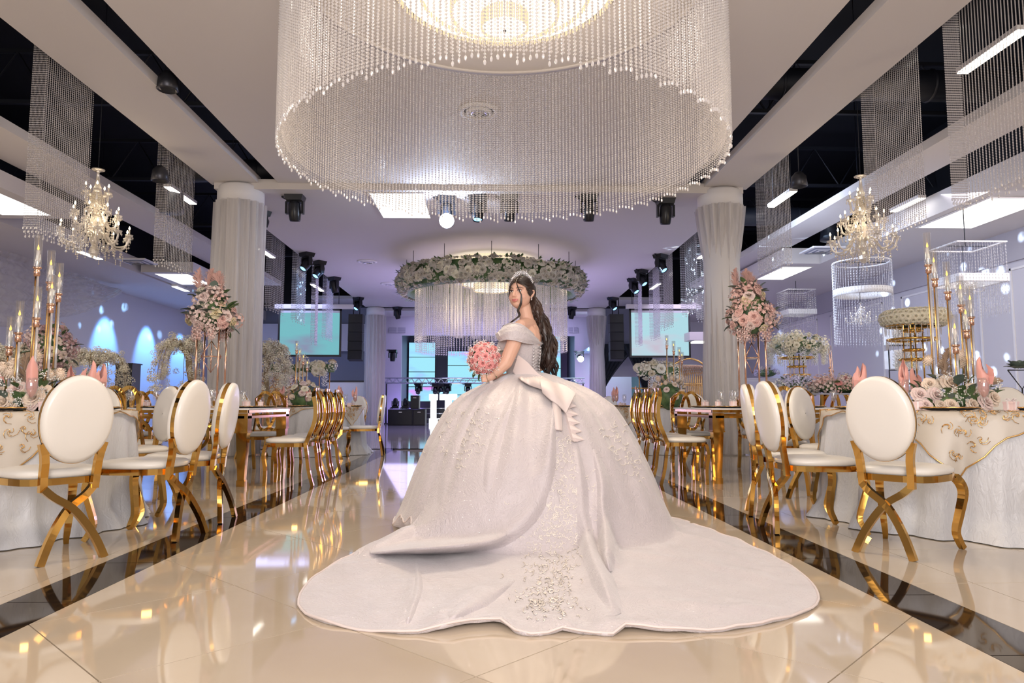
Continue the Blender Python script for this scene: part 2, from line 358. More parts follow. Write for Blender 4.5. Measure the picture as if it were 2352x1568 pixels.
# tiles of the aisle: squares laid on the diagonal
hd = .5467
def poly_tile(pts, name, m, parent, lab=None):
    g = .0035; cx = sum(p[0] for p in pts) / len(pts); cy = sum(p[1] for p in pts) / len(pts)
    q = [(cx + (x - cx) * (1 - g / max(.05, math.hypot(x - cx, y - cy))), cy + (y - cy) * (1 - g / max(.05, math.hypot(x - cx, y - cy)))) for x, y in pts]
    n = len(q); vs = [(x, y, 0) for x, y in q] + [(x, y, -.013) for x, y in q]
    fs = [tuple(range(n))] + [(i, i + n, (i + 1) % n + n, (i + 1) % n) for i in range(n)]
    return MB().add(vs, fs, False).build(name, m, parent)
diam = MB()
e = hd - .0035
diam.add([(0, -e, 0), (e, 0, 0), (0, e, 0), (-e, 0, 0), (0, -e, -.013), (e, 0, -.013), (0, e, -.013), (-e, 0, -.013)], [(0, 1, 2, 3), (0, 4, 5, 1), (1, 5, 6, 2), (2, 6, 7, 3), (3, 7, 4, 0)], False)
dm = diam.mesh('tile', TILE)
X0 = -1.68; Y0 = 2.174 - 6 * hd
for j in range(0, 28):
    y = Y0 + j * hd - hd
    for k in range(0, 6):
        if (j + k) % 2: continue
        x = X0 + (k + 1) * hd + 0.0
        if k + 1 > 5 or y < -1.5 or y + hd > 12.95: continue
        mobj(dm, 'tile', fl, (x, y, 0))
    for sx, x in ((1, X0), (-1, X0 + 6 * hd)):      # half tiles along the dark bands
        if (j + 1) % 2 == 0 and -1.5 < y < 12.4:
            poly_tile([(x, y - hd), (x + sx * hd, y), (x, y + hd)][::sx], 'tile', TILE, fl)
# dark bands
for sx, xa, xb in ((-1, -1.96, -1.68), (1, 1.60, 1.88)):
    for j in range(20):
        y = -1.3 + j * .72
        poly_tile([(xa, y), (xb, y), (xb, y + .72), (xa, y + .72)], 'border_tile', BTILE, fl)
# straight tiles beside them
for sx, xs in ((-1, [-1.96, -2.03, -2.76, -3.49, -4.22, -4.95]), (1, [1.88, 2.17, 2.90, 3.63, 4.36, 5.09])):
    for a, b in zip(xs[:-1], xs[1:]):
        for j in range(19):
            y = -.47 + j * .735
            if y + .735 > 13.1: continue
            x0, x1 = min(a, b), max(a, b)
            poly_tile([(x0, y), (x1, y), (x1, y + .735), (x0, y + .735)], 'tile', TILE, fl)
MB().bb(XL, -4.955, -1.2, 12.96, -.013, 0).build('side_tiling', TILE, fl)
MB().bb(5.095, XR, -1.2, 12.96, -.013, 0).build('side_tiling', TILE, fl)
MB().bb(XL, XR, YF, -1.3, -.013, 0).build('entrance_tiling', TILE, fl)
MB().bb(XL, XR, 13.05, 34, -.013, 0).build('dance_floor', DANCE, fl)
MB().bb(XL, XR, 12.96, 13.05, -.013, .001).build('threshold_strip', BTILE, fl)

# ceilings and beams
slab('ceiling', CEIL, -3.37, 3.12, -4, 11.12, 4.30, 4.46)
slab('ceiling_2', CEIL, -4.38, 4.09, 11.12, 24.9, 4.20, 4.36)
slab('trim_1', CEIL, -4.46, -3.69, -4, 11.25, 4.30, 4.42)
slab('trim_2', CEIL, 3.45, 4.18, -4, 11.25, 4.30, 4.42)
slab('trim_3', CEIL, -7.03, -6.2, -4, 21.0, 4.30, 4.43)
slab('trim_4', CEIL, 6.0, 6.7, -4, 21.0, 4.30, 4.43)
slab('trim_5', CEIL, XL, -8.35, -4, YB, 3.9, 4.25)
slab('trim_6', CEIL, 7.3, XR, -4, 15.3, 3.9, 4.25)
slab('trim_7', CEIL, 6.5, XR, 15.3, YB, 3.9, 4.25)
slab('ceiling_3', BLACK, XL - .3, XR + .3, -4.2, 34, 6.6, 6.8)
slab('wall_left', WALL, XL - .2, XL, -4.2, YB, 0, 4.2)
slab('wall_right', WALL, XR, XR + .2, -4.2, YB, 0, 4.2)
slab('trim_8', BLACK, XL - .2, XL, -4.2, YB, 4.25, 6.6)
slab('trim_9', BLACK, XR, XR + .2, -4.2, YB, 4.25, 6.6)
slab('trim_10', BLACK, XL, XR, YB, YB + .15, 4.4, 6.6)
slab('wall_back_left', GREYW, XL, -4.35, YB, YB + .2, 0, 4.4)
slab('wall_back_right', WALL, 6.1, XR, YB, YB + .2, 0, 4.4)
slab('wall_back_centre', GREYW, 3.95, 6.1, YB, YB + .2, 3.05, 4.4)
slab('trim_11', WALL, -10.3, -4.35, YB - .25, YB - .001, 2.75, 3.75)
slab('trim_12', WHITE, 5.75, 6.1, YB - .2, YB, 0, 3.05)
# black steel roof trusses above the slabs
for y in (3.2, 6.9, 10.6, 14.3, 18, 21.7):
    t = empty('roof_truss', (0, y, 5.35), label='black steel roof truss in the dark roof space, ' + ['first', 'second', 'third', 'fourth', 'fifth', 'sixth'][int((y - 3.2) / 3.7 + .5)] + ' from the front', cat='truss')
    for z in (0, .8): MB().bb(-9.9, 9.1, -.035, .035, z - .03, z + .03).build('chord', DUCT, t)
    mw = MB()
    for k in range(19):
        x = -9.7 + k; mw.tube([(x, 0, 0), (x + .5, 0, .8), (x + 1, 0, 0)], .018, 4, False)
    tag(mw.build('web_bar', DUCT, t), kind='stuff')
for i, (x, y, z, r, L) in enumerate(((5.4, 8.9, 5.0, .2, 6), (-5.6, 12.4, 4.9, .2, 3.4), (7.2, 14.6, 4.75, .2, 3))):
    t = empty('air_duct', (x, y, z), label=('dark round air duct crossing the roof space, right near the big bead curtain', 'dark air duct above the left aisle vent', 'dark air duct above the right aisle vent')[i], cat='duct')
    MB().tube([(-L / 2, 0, 0), (L / 2, 0, 0)] if i == 0 else bez([(-.0, 0, -.75), (0, 0, -.25), (.3, 0, 0), (L, 0, 0)] if i == 1 else [(0, 0, -.5), (0, 0, -.2), (-.3, 0, 0), (-L, 0, 0)]), r, 16).build('duct_pipe', DUCT, t)
    for k in range(6): MB().lathe([(r + .001, -.02), (r + .02, 0), (r + .001, .02)], 16, M=Matrix.Translation(((-L / 2 + .4 + k * (L / 6)) if i == 0 else (.7 + k * .4) * (1 if i == 1 else -1), 0, 0)) @ Matrix.Rotation(PI / 2, 4, 'Y')).build('duct_seam', DUCT, t)
# square grilles under the ducts
def square_vent(p, s, label):
    t = empty('ceiling_vent', p, label=label, cat='vent')
    MB().bb(-s, s, -s, s, -.01, .02).build('vent_frame', WHITE, t)
    for k in range(5):
        a = s * (.8 - k * .16); b = a - s * .07
        MB().add([(-a, -a, -.012), (a, -a, -.012), (a, a, -.012), (-a, a, -.012), (-b, -b, -.03), (b, -b, -.03), (b, b, -.03), (-b, b, -.03)],
                 [(0, 1, 5, 4), (1, 2, 6, 5), (2, 3, 7, 6), (3, 0, 4, 7)], False).build('louver', WHITE if k % 2 else GREYW, t)
square_vent(at(316, 601, 15.6), .3, 'white square louvred vent hanging over the left aisle')
square_vent(at(1888, 575, 14.2), .33, 'white square louvred vent beside the dark recess on the right')
def round_vent(p, r, label):
    t = empty('round_vent', p, label=label, cat='vent')
    MB().lathe([(r, 0), (r, -.012), (r * .8, -.03), (r * .74, -.02), (r * .7, 0)], 32).build('vent_ring', WHITE, t)
    for k in range(3):
        q = r * (.62 - k * .2); MB().lathe([(q, -.005), (q, -.03), (q * .8, -.045), (q * .78, -.03), (q * .84, -.005)], 28).build('louver', CHROME if k == 1 else WHITE, t)
    MB().lathe([(0, -.002), (r * .7, -.002)], 28).build('vent_backing', BLACK, t)
round_vent(ag(1100, 255, 4.298), .25, 'round white ceiling vent seen through the crystal drum')
round_vent(ag(843, 600, 4.198), .24, 'round white ceiling vent left of the flower ring, nearer one')
round_vent(ag(892, 651, 4.198), .22, 'round white ceiling vent left of the flower ring, farther one')
# light panels
def panel(name, x0, x1, y0, y1, z, label, box=True):
    t = empty(name, ((x0 + x1) / 2, (y0 + y1) / 2, z), label=label, cat='ceiling light')
    a, b = (x1 - x0) / 2, (y1 - y0) / 2
    MB().bb(-a, a, -b, b, 0, .01).build('diffuser', FLATL, t)
    fr = MB(); w2 = .22 if box else .03; h = .25 if box else .015
    fr.bb(-a - w2, -a, -b - w2, b + w2, 0, h).bb(a, a + w2, -b - w2, b + w2, 0, h).bb(-a, a, -b - w2, -b, 0, h).bb(-a, a, b, b + w2, 0, h)
    fr.bb(-a, a, -b, b, h - .01, h); fr.build('housing', CEIL, t)
panel('light_box', -8.03, -7.25, 8.2, 11.7, 3.9, 'large white hanging light box at the left edge, above the tall candles')
panel('light_box', -8.02, -7.25, 17.0, 18.5, 3.9, 'white hanging light box left of the left front column')
panel('ceiling_light', 7.5, 8.45, 10.2, 12.0, 3.88, 'large glowing ceiling light panel at the upper right', False)
panel('ceiling_light', 6.6, 7.25, 15.6, 17.2, 3.88, 'glowing ceiling light panel above the right floral stands', False)
panel('light_box', 6.3, 7.2, 21.6, 22.6, 2.75, 'low white light box right of the right screen')
panel('skylight_panel', -1.95, -1.1, 11.25, 12.75, 4.182, 'bright rectangular ceiling light behind the rim of the crystal drum', False)
def lbar(a, b, X, label):
    pa, pb = [CAM + ray(*q) * (X / ray(*q).x) for q in (a, b)]
    c = (pa + pb) / 2; L = (pb - pa).length; t = empty('light_bar', c, label=label, cat='light bar')
    MB().bb(-.06, .06, -L / 2, L / 2, -.012, 0).build('diffuser', BARL, t)
    MB().bb(-.07, .07, -L / 2, L / 2, 0, .05).build('housing', WHITE, t)
    for s in (-1, 1): MB().tube([(0, s * L * .4, .05), (0, s * L * .4, 6.6 - c.z)], .004, 4).build('cable', DUCT, t)
lbar((385, 430), (444, 467), -5.5, 'slim lit light bar beside the narrow bead curtain left of the left column')
lbar((595, 571), (627, 591), -5.5, 'slim lit light bar just right of the left front column')
lbar((717, 654), (740, 667), -5.5, 'slim lit light bar above the left screen')
lbar((182, 576), (230, 596), -8.2, 'slim lit light bar under the left crystal chandelier')
lbar((400, 658), (430, 668), -8.2, 'slim lit light bar below the left light box')
lbar((2352, 74), (2210, 162), 5.25, 'long lit light bar behind the big bead curtain at upper right')
lbar((1823, 442), (1771, 472), 5.25, 'slim lit light bar behind the narrow bead curtain right of the right column')
lbar((2118, 456), (2052, 484), 7.1, 'slim lit light bar behind the foot of the middle right bead curtain')
lbar((1639, 574), (1606, 589), 5.25, 'slim lit light bar left of the right front column')
lbar((1514, 651), (1496, 664), 5.25, 'small lit light bar above the right screen')
# wall panels (frames) on the right wall
for i, (y0, y1) in enumerate(((7.2, 9.2), (9.9, 12.4), (13.2, 15.8), (16.6, 19.2), (20, 22.4))):
    t = MB(); x = XR - .02
    for a, b, c, d in ((y0, y1, .35, .39), (y0, y1, 3.2, 3.24), (y0, y0 + .04, .35, 3.24), (y1 - .04, y1, .35, 3.24)): t.bb(x, XR, a, b, c, d)
    struct('trim_%d' % (20 + i), t, WHITE)
struct('trim_26', MB().bb(XR - .06, XR, -4, YB, 3.35, 3.9), mat('grey_frieze', (.42, .40, .44), .6))
struct('baseboard_right', MB().bb(XR - .03, XR, -4, YB, 0, .15), WHITE)
struct('baseboard_left', MB().bb(XL, XL + .03, -4, YB, 0, .15), WHITE)

# columns wrapped in sheer drapes
def column(x, y, r, h, label, tie=None, seed=0):
    t = empty('draped_column', (x, y, 0), label=label, cat='column')
    MB().lathe([(0, 0), (r * .78, 0), (r * .78, h), (0, h)], 28).build('shaft', WHITE, t)
    MB().lathe([(r * .8, h - .28), (r * .98, h - .27), (r * .98, h - .04), (r * .86, h), (0, h)], 32).build('capital', WHITE, t)
    rg = random.Random(seed); ph = [rg.random() * 6.28 for _ in range(4)]
    def radius(a, z):
        k = .03 * math.sin(17 * a + ph[0]) + .018 * math.sin(29 * a + ph[1] + z) + .01 * math.sin(43 * a + ph[2])
        b = r * .99
        if tie:
            u = (z - tie) / (h - .3 - tie) if z > tie else (tie - z) / tie * .55
            b = r * (.62 + .38 * min(1, max(0, u)) ** .7)
        return b + k * (r / .36)
    m = MB(); n = 150; L = 26; vs = []; fs = []
    for j in range(L):
        z = .02 + (h - .3) * j / (L - 1)
        for i in range(n):
            a = 2 * PI * i / n; q = radius(a, z); vs.append((q * math.cos(a), q * math.sin(a), z))
    for j in range(L - 1):
        for i in range(n): fs.append((j * n + i, j * n + (i + 1) % n, (j + 1) * n + (i + 1) % n, (j + 1) * n + i))
    m.add(vs, fs); m.build('sheer_drape', SHEER, t)
    return t
column(-4.03, 11.35, .37, 4.29, 'wide white column wrapped in sheer pleated drapes, left front')
column(3.78, 11.35, .37, 4.29, 'white column with its sheer drape gathered in, right front', 3.1, 3)
column(-4.05, 25.0, .33, 4.19, 'slim draped column left of the stage', None, 5)
column(3.78, 25.0, .33, 4.19, 'slim draped column right of the stage with tied drape', 2.7, 8)

# stage recess
slab('wall_stage_left', WALL, -6.2, -3.75, 30.0, 30.2, 0, 4.7)
slab('wall_stage_right', WALL, 3.6, 6.0, 30.0, 30.2, 0, 4.7)
slab('wall_stage_top', WALL, -3.75, 3.6, 30.0, 30.2, 3.7, 4.7)
slab('wall_stage_back', GREYW, -4.2, 4.0, 33.2, 33.4, 0, 4.7)
slab('wall_stage_side_left', GREYW, -3.95, -3.75, 30.2, 33.3, 0, 4.7)
slab('wall_stage_side_right', GREYW, 3.6, 3.8, 30.2, 33.3, 0, 4.7)
slab('wall_side_left', WALL, -6.3, -6.1, YB + .2, 30.2, 0, 4.7)
slab('ceiling_4', CEIL, -6.3, 6.1, 24.9, 33.4, 4.5, 4.6)
slab('trim_13', CEIL, -4.38, 4.09, 26.6, 26.9, 4.3, 4.5)
# the side room seen through the curtained opening
slab('wall_side_room', mat('cyan_wall', (.35, .62, .68), .5), 3.9, 7.5, 31.5, 31.7, 0, 3.4)
slab('door_1', mat('dark_door', (.02, .05, .06), .5), 4.15, 4.45, 31.38, 31.5, 0, 2.1)
slab('door_2', MATS['dark_door'], 5.3, 5.75, 31.38, 31.5, 0, 2.3)
slab('ceiling_5', mat('side_room_ceiling', (.4, .65, .7), .6), 3.9, 7.5, YB + .2, 31.5, 2.95, 3.05)
slab('wall_header', WALL, 3.95, 6.1, 27.2, 27.3, 1.85, 3.05)
light('AREA', (5.2, 29.3, 2.9), 22, (.65, .95, 1), (5.2, 29.4, 0), shape='RECTANGLE', size=1.5, size_y=1.5)
# grey-white counter and panel at the left rear
struct('trim_14', MB().bb(-7.9, -4.5, 26.2, 26.45, 1.3, 1.36), WHITE)
# ------------------------------------------------------------------ chairs
def seat_mb(w0=.205, w1=.235, y0=.02, y1=.47, z=.415, th=.055, dip=0.0):
    m = MB(); n = 40; vs = []; fs = []
    prof = [(.93, 0), (1.0, .35), (.99, .65), (.9, .9), (.6, 1.02), (0.02, 1.06)]
    for s, h in prof:
        for i in range(n):
            a = 2 * PI * i / n; c, d = math.cos(a), math.sin(a)
            k = (abs(c) ** 3.4 + abs(d) ** 3.4) ** (-1 / 3.4)
            yy = d * k * s; w = w0 + (w1 - w0) * (yy + 1) / 2
            vs.append((c * k * s * w, (y0 + y1) / 2 + yy * (y1 - y0) / 2, z + th * h - dip * (1 - yy * yy) * (h > .8) * .3))
    for j in range(len(prof) - 1):
        for i in range(n): fs.append((j * n + i, j * n + (i + 1) % n, (j + 1) * n + (i + 1) % n, (j + 1) * n + i))
    fs.append(tuple(range(n))[::-1]); fs.append(tuple((len(prof) - 1) * n + i for i in range(n)))
    return m.add(vs, fs)
def seat_frame_mb(w0=.19, w1=.222, y0=.03, y1=.45, z=.385, h=.035):
    pts = []
    n = 32
    for i in range(n):
        a = 2 * PI * i / n; c, d = math.cos(a), math.sin(a); k = (abs(c) ** 4 + abs(d) ** 4) ** (-1 / 4); yy = d * k
        pts.append((c * k * (w0 + (w1 - w0) * (yy + 1) / 2), (y0 + y1) / 2 + yy * (y1 - y0) / 2, z + h / 2))
    return MB().strap(pts, (0, 0, 1), h, .016, closed=True)
def oval_chair():
    t = empty('oval_back_chair')
    seat_mb().build('seat', LEATHER, t); seat_frame_mb().build('seat_frame', GOLD, t)
    MB().bb(-.14, .14, .08, .40, .40, .418).build('seat_base', PBLACK, t)
    for s in (-1, 1):
        p = bez([(s * .19, .425, .405), (s * .215, .455, .36), (s * .222, .468, .30), (s * .205, .445, .19), (s * .190, .43, .10), (s * .196, .455, .04), (s * .206, .475, .004)], 4)
        k = len(p); MB().strap(p, (1, -s * .3, 0), [.052 - .026 * (i / (k - 1)) for i in range(k)], .03).build('front_leg', GOLD, t)
        q = bez([(s * .125, .012, .37), (s * .08, .0, .325), (0, -.012, .268), (-s * .06, -.03, .19), (-s * .11, -.05, .10), (-s * .150, -.065, .0)], 4)
        k = len(q); MB().strap([(a.x, a.y + s * .008, a.z) for a in q], (0, 1, 0), .030, .036).build('rear_leg', GOLD, t)
    m = MB()
    for s in (-1, 1): m.strap([(s * .125, .014, .355), (s * .128, .008, .43), (s * .130, -.004, .50), (s * .136, -.010, .545), (s * .150, -.014, .60)], (0, 1, 0), .030, .036)
    lean = lambda z: -.055 * (z - .5) / .45
    rim = [(.170 * math.cos(2 * PI * i / 48), lean(.722 + .224 * math.sin(2 * PI * i / 48)), .722 + .224 * math.sin(2 * PI * i / 48)) for i in range(48)]
    m.strap(rim, (0, 1, .12), .030, .010, closed=True); m.build('back_frame', GOLD, t)
    b = MB()
    for s in (1, -1):
        pr = [(1.0, .012), (.995, .022), (.965, .036), (.88, .044), (.6, .050), (.02, .052)]; vs = []; fs = []; n = 48
        for q, d in pr:
            for i in range(n):
                a = 2 * PI * i / n; z = .722 + .229 * q * math.sin(a); vs.append((.176 * q * math.cos(a), lean(z) + s * d, z))
        for j in range(len(pr) - 1):
            for i in range(n):
                f = (j * n + i, j * n + (i + 1) % n, (j + 1) * n + (i + 1) % n, (j + 1) * n + i); fs.append(f if s < 0 else f[::-1])
        fs.append(tuple((len(pr) - 1) * n + i for i in range(n))); b.add(vs, fs)
    b.build('backrest', LEATHER, t)
    return t
def ring_chair():
    t = empty('ring_back_chair')
    seat_mb(.2, .215, .04, .46).build('seat', LEATHER, t); seat_frame_mb(.195, .205, .02, .45, .38, .038).build('seat_frame', GOLD, t)
    sx = lambda z: .03 - .11 * math.sin((z - .42) * 6.4) * (1 if z > .42 else 0) * .55 - .13 * max(0, z - .5)
    for s in (-1, 1):
        p = bez([(s * .185, .42, .40), (s * .195, .44, .30), (s * .18, .425, .15), (s * .18, .43, .0)], 4); k = len(p)
        MB().strap(p, (1, 0, 0), [.05 - .024 * (i / (k - 1)) for i in range(k)], .032).build('front_leg', GOLD, t)
        p = bez([(s * .185, .04, .42), (s * .19, .02, .30), (s * .185, -.0, .15), (s * .185, -.04, .0)], 4)
        MB().strap(p, (1, 0, 0), .036, .032).build('rear_leg', GOLD, t)
        m = MB(); pts = [(s * (.188 if z < .88 else .188 - (z - .88) * 1.3), sx(z), z) for z in [.40 + .028 * i for i in range(20)]]
        m.strap(pts, (1, 0, 0), .016, .040)
        m.build('back_upright', GOLD, t)
        r = [(s * .062 + .112 * math.cos(2 * PI * i / 32), sx(.715 + .235 * math.sin(2 * PI * i / 32)) + s * .004, .715 + .235 * math.sin(2 * PI * i / 32)) for i in range(32)]
        MB().strap(r, (0, 1, 0), .022, .036, closed=True).build('back_ring', GOLD, t)
    return t
CA = oval_chair(); CB = ring_chair(); used = {}
def chair(src, x, y, facing, label, group):
    if src not in used:
        used[src] = 1; o = src; o.location = (x, y, 0); o.rotation_euler = (0, 0, -R(facing)); tag(o, label, 'chair', group); return o
    return dup(src, None, (x, y, 0), -R(facing), label, group)
GA = 'oval back chairs round the tables'; GB = 'ring back chairs at the long tables'
for a in (
    (-2.18, 3.81, -54, 'white oval back chair with gold crossed legs, big one nearest on the left'),
    (-1.87, 4.44, -82, 'oval back chair beside the left dark floor band, second from the front, seat reaching left'),
    (-1.88, 5.06, -95, 'white oval back chair seen nearly edge on, third on the left aisle'),
    (-2.69, 6.0, 215, 'white oval back chair half hidden behind the second left aisle chair'),
    (-3.42, 6.35, 178, 'white oval back chair peeking out behind the big nearest left chair'),
    (2.13, 3.81, 51, 'white oval back chair with crossed gold legs, big one nearest on the right'),
    (1.84, 4.56, 90, 'white oval back chair on the right dark floor band, its seat pointing right'),
    (1.97, 5.25, 102, 'white oval back chair seen edge on just behind the one on the right dark band'),
    (2.71, 6.1, 146, 'white oval back chair turned to the viewer left of the right white table'),
    (4.55, 6.15, 228, 'white oval back chair behind the right centrepiece at the frame edge'),
    (3.12, 3.22, 6, 'oval back chair cut off by the right photo edge, only seat and curved leg showing')):
    chair(CA, *a, GA)
for i, y in enumerate((7.3, 7.78, 8.26)):
    chair(CB, -1.78, y, -90, ('nearest', 'middle', 'farthest')[i] + ' of three gold ring back chairs along the left long table by the aisle', GB)
    chair(CB, 1.74, y, 90, ('nearest', 'middle', 'farthest')[i] + ' of three gold ring back chairs along the right long table by the aisle', GB)
for i, x in enumerate((-2.75, -3.5, -4.3)):
    chair(CB, x, 9.0, 180, 'gold ring back chair behind the left long table, ' + ('right end', 'middle place', 'left end')[i], GB)
for i, x in enumerate((2.5, 3.35, 4.45)):
    chair(CB, x, 9.0, 180, 'gold ring back chair behind the right long table, ' + ('left end', 'middle place', 'right end')[i], GB)
chair(CB, 2.75, 6.45, 4, 'ring back chair at the near side of the right long table behind oval chairs', GB)
chair(CB, -3.3, 6.5, 0, 'ring back chair at the near side of the left long table behind oval chairs', GB)
for a in (
    (-2.3, 10.5, -8, 'white oval back chair with back to the viewer at the far left round table'),
    (-2.38, 12.9, 200, 'oval chair behind the far left round table, beyond the chair whose back faces the viewer'),
    (-1.74, 11.3, -95, 'white oval chair seen side on, far back at the left edge of the clear aisle'),
    (-3.6, 10.6, 45, 'oval back chair on the far side of the flowers of the left far round table'),
    (1.72, 11.2, 100, 'white oval chair seen side on just right of the gown, far back'),
    (2.25, 13.3, 160, 'white oval chair facing the viewer behind the far right round table, left place'),
    (3.1, 13.1, 190, 'white oval chair facing the viewer behind the far right round table, right place'),
    (2.85, 9.95, 0, 'oval back chair with back to the viewer seen through the right ring back chairs'),
    (-5.3, 8.0, 90, 'oval back chair at the outer end of the left long table')):
    chair(CA, *a, GA)
for i, (x, y, f) in enumerate(((-5.0, 24.2, 20), (-4.55, 24.75, 0), (4.35, 25.2, -15), (-4.9, 23.3, 60))):
    chair(CA, x, y, f, ('small distant oval chair beside the left stage column, left one', 'small distant oval chair beside the left stage column, right one',
                        'small distant oval chair by the dark curtains right of the stage', 'small distant oval chair under the left black speaker column')[i], GA)

# ------------------------------------------------------------------ tables
CLN = {}
def round_table(x, y, Rr, label, seed, lace=False, rot=0.0):
    t = empty('round_table', (x, y, 0), label=label, cat='table')
    MB().lathe([(0, .70), (Rr - .01, .70), (Rr - .01, .748), (0, .748)], 48).build('tabletop', WHITE, t)
    MB().lathe([(.3, 0), (.3, .03), (.06, .06), (.05, .70)], 16).build('pedestal', PBLACK, t)
    rg = random.Random(seed); ph = [rg.random() * 6.28 for _ in range(5)]
    n = 220; L = 22; vs = []; fs = []
    prof = [(0, .752), (Rr * .6, .752), (Rr - .02, .752), (Rr + .004, .746), (Rr + .012, .73)]
    for j in range(L):
        u = j / (L - 1); prof.append((Rr + .016 + .05 * u, .72 - .715 * u))
    for j, (r, z) in enumerate(prof):
        for i in range(n):
            a = 2 * PI * i / n; u = max(0, (.73 - z) / .72)
            f = u ** .8 * (.040 * math.sin(15 * a + ph[0] + .6 * math.sin(3 * a)) + .022 * math.sin(26 * a + ph[1]) + .012 * math.sin(47 * a + ph[2] + 3 * u))
            if u > .82: f += (u - .82) * .35 * (1 + math.sin(9 * a + ph[3]) * .6)
            vs.append(((r + f) * math.cos(a), (r + f) * math.sin(a), max(.004, z)))
    m = len(prof)
    for j in range(m - 1):
        for i in range(n): fs.append((j * n + (i + 1) % n, j * n + i, (j + 1) * n + i, (j + 1) * n + (i + 1) % n))
    c = MB().add(vs, fs).build('tablecloth', CLOTH); c.location = (x, y, 0)
    tag(c, 'crushed white satin floor length cloth on the ' + CLN[label], 'tablecloth', 'floor length cloths')
    if lace:
        S = Rr * .93; N = 60; vs = []; fs = []; ca, sa = math.cos(rot), math.sin(rot)
        def drape(px, py):
            r = math.hypot(px, py)
            if r <= Rr: X, Y, Z = px, py, .757
            else:
                d = r - Rr; a = math.atan2(py, px); aw = a + rot; u = max(0, d - .027) / .72; q = Rr + .034 + .05 * u + u ** .8 * (.040 * math.sin(15 * aw + ph[0] + .6 * math.sin(3 * aw)) + .022 * math.sin(26 * aw + ph[1]) + .012 * math.sin(47 * aw + ph[2] + 3 * u)); X, Y, Z = q * math.cos(a), q * math.sin(a), .757 - d
            return (X * ca - Y * sa, X * sa + Y * ca, Z)
        S2 = Rr * 1.02
        for j in range(N + 1):
            for i in range(N + 1): vs.append(drape(-S2 + 2 * S2 * i / N, -S2 + 2 * S2 * j / N))
        for j in range(N):
            for i in range(N): fs.append((j * (N + 1) + i, j * (N + 1) + i + 1, (j + 1) * (N + 1) + i + 1, (j + 1) * (N + 1) + i))
        ov = MB().add(vs, fs).build('lace_overlay', LACE); ov.location = (x, y, 0)
        tag(ov, 'champagne lace overlay with gold beaded edge on the ' + CLN[label], 'table overlay')
        e = MB(); edge = []
        for k in range(4):
            for i in range(24):
                u = -1 + 2 * i / 24; p = [(u, -1), (1, u), (-u, 1), (-1, -u)][k]; w = .012 * math.sin(i * 1.7)
                edge.append(drape(p[0] * S2 * (1 - w), p[1] * S2 * (1 - w)))
        off = lambda p: (p[0] * 1.006, p[1] * 1.006, p[2] + .004)
        e.tube([off(p) for p in edge] + [off(edge[0])], .0045, 5); e.build('beaded_edge', GOLDS, ov)
        g = MB()      # scrolling embroidered motifs
        for k in range(520):
            a = rg.random() * 6.28; r = rg.uniform(Rr * .97, Rr * 1.42); cx, cy = r * math.cos(a), r * math.sin(a)
            if abs(cx) > S2 * .93 or abs(cy) > S2 * .93: continue
            for q in range(4):
                b = rg.random() * 6.28; s = rg.uniform(.018, .042)
                g.tube([off(drape(cx + s * u * math.cos(b + 2.6 * u), cy + s * u * math.sin(b + 2.6 * u))) for u in [0, .25, .5, .75, 1, 1.2]], .0017, 4)
            g.ball(off(drape(cx, cy)), .005, 5, 3)
        tag(g.build('gold_embroidery', GOLDS, ov), kind='stuff')
    return t
NAMES = {'round banquet table at the left edge, under the tall candle cluster': 'front left round table', 'round banquet table at the right edge, under the tall candle cluster': 'front right round table',
         'round banquet table far down the left side with small candles': 'far left round table', 'round banquet table far down the right side with small candles': 'far right round table',
         'round banquet table under the cream flower dome on the right': 'table under the cream flower dome', 'round banquet table under the left blossom trees': 'table under the left blossom trees',
         'round banquet table with pink flowers behind the nearest right chair': 'table under the cream rose ring'}
CLN.update(NAMES)
TL = (-3.42, 4.85); TR = (3.38, 4.95)
round_table(*TL, .92, 'round banquet table at the left edge, under the tall candle cluster', 1, True, -.03)
round_table(*TR, .92, 'round banquet table at the right edge, under the tall candle cluster', 2, True, .12)
round_table(-2.8, 11.75, .70, 'round banquet table far down the left side with small candles', 3, True, .2)
round_table(2.62, 12.0, .68, 'round banquet table far down the right side with small candles', 4, True, .2)
round_table(5.1, 11.3, .78, 'round banquet table under the cream flower dome on the right', 5)
round_table(-7.2, 12.9, .8, 'round banquet table under the left blossom trees', 6)
round_table(5.68, 9.0, .82, 'round banquet table with pink flowers behind the nearest right chair', 7)

def long_table(x0, x1, y0, y1, label):
    t = empty('mirror_table', ((x0 + x1) / 2, (y0 + y1) / 2, 0), label=label, cat='table'); a, b = (x1 - x0) / 2, (y1 - y0) / 2
    MB().bb(-a, a, -b, b, .745, .76).build('glass_top', WHITE, t)
    m = MB()
    for z0, z1 in ((.715, .742), (.66, .685)):
        m.bb(-a + .01, a - .01, -b + .01, -b + .04, z0, z1).bb(-a + .01, a - .01, b - .04, b - .01, z0, z1).bb(-a + .01, -a + .04, -b, b, z0, z1).bb(a - .04, a - .01, -b, b, z0, z1)
    m.build('apron', GOLD, t)
    for sx in (-1, 1):
        for sy in (-1, 1):
            q = MB(); cx, cy = sx * (a - .07), sy * (b - .07)
            q.box((cx, cy, .62), (.12, .12, .18)).box((cx, cy, .525), (.13, .13, .015)).box((cx, cy, .285), (.105, .105, .47), taper=.62).box((cx, cy, .03), (.078, .078, .06)); q.build('leg', GOLD, t)
    for s in (-1, 0, 1):
        p = [(s * a * .5 + .16 * math.cos(2 * PI * i / 28), -b + .05, .50 + .15 * math.sin(2 * PI * i / 28)) for i in range(28)]
        MB().strap(p, (0, 1, 0), .02, .03, closed=True).build('apron_ring', GOLD, t)
    return t
long_table(-4.6, -2.36, 7.05, 8.5, 'mirror topped long table on gold legs, left side beneath the tall pink flowers')
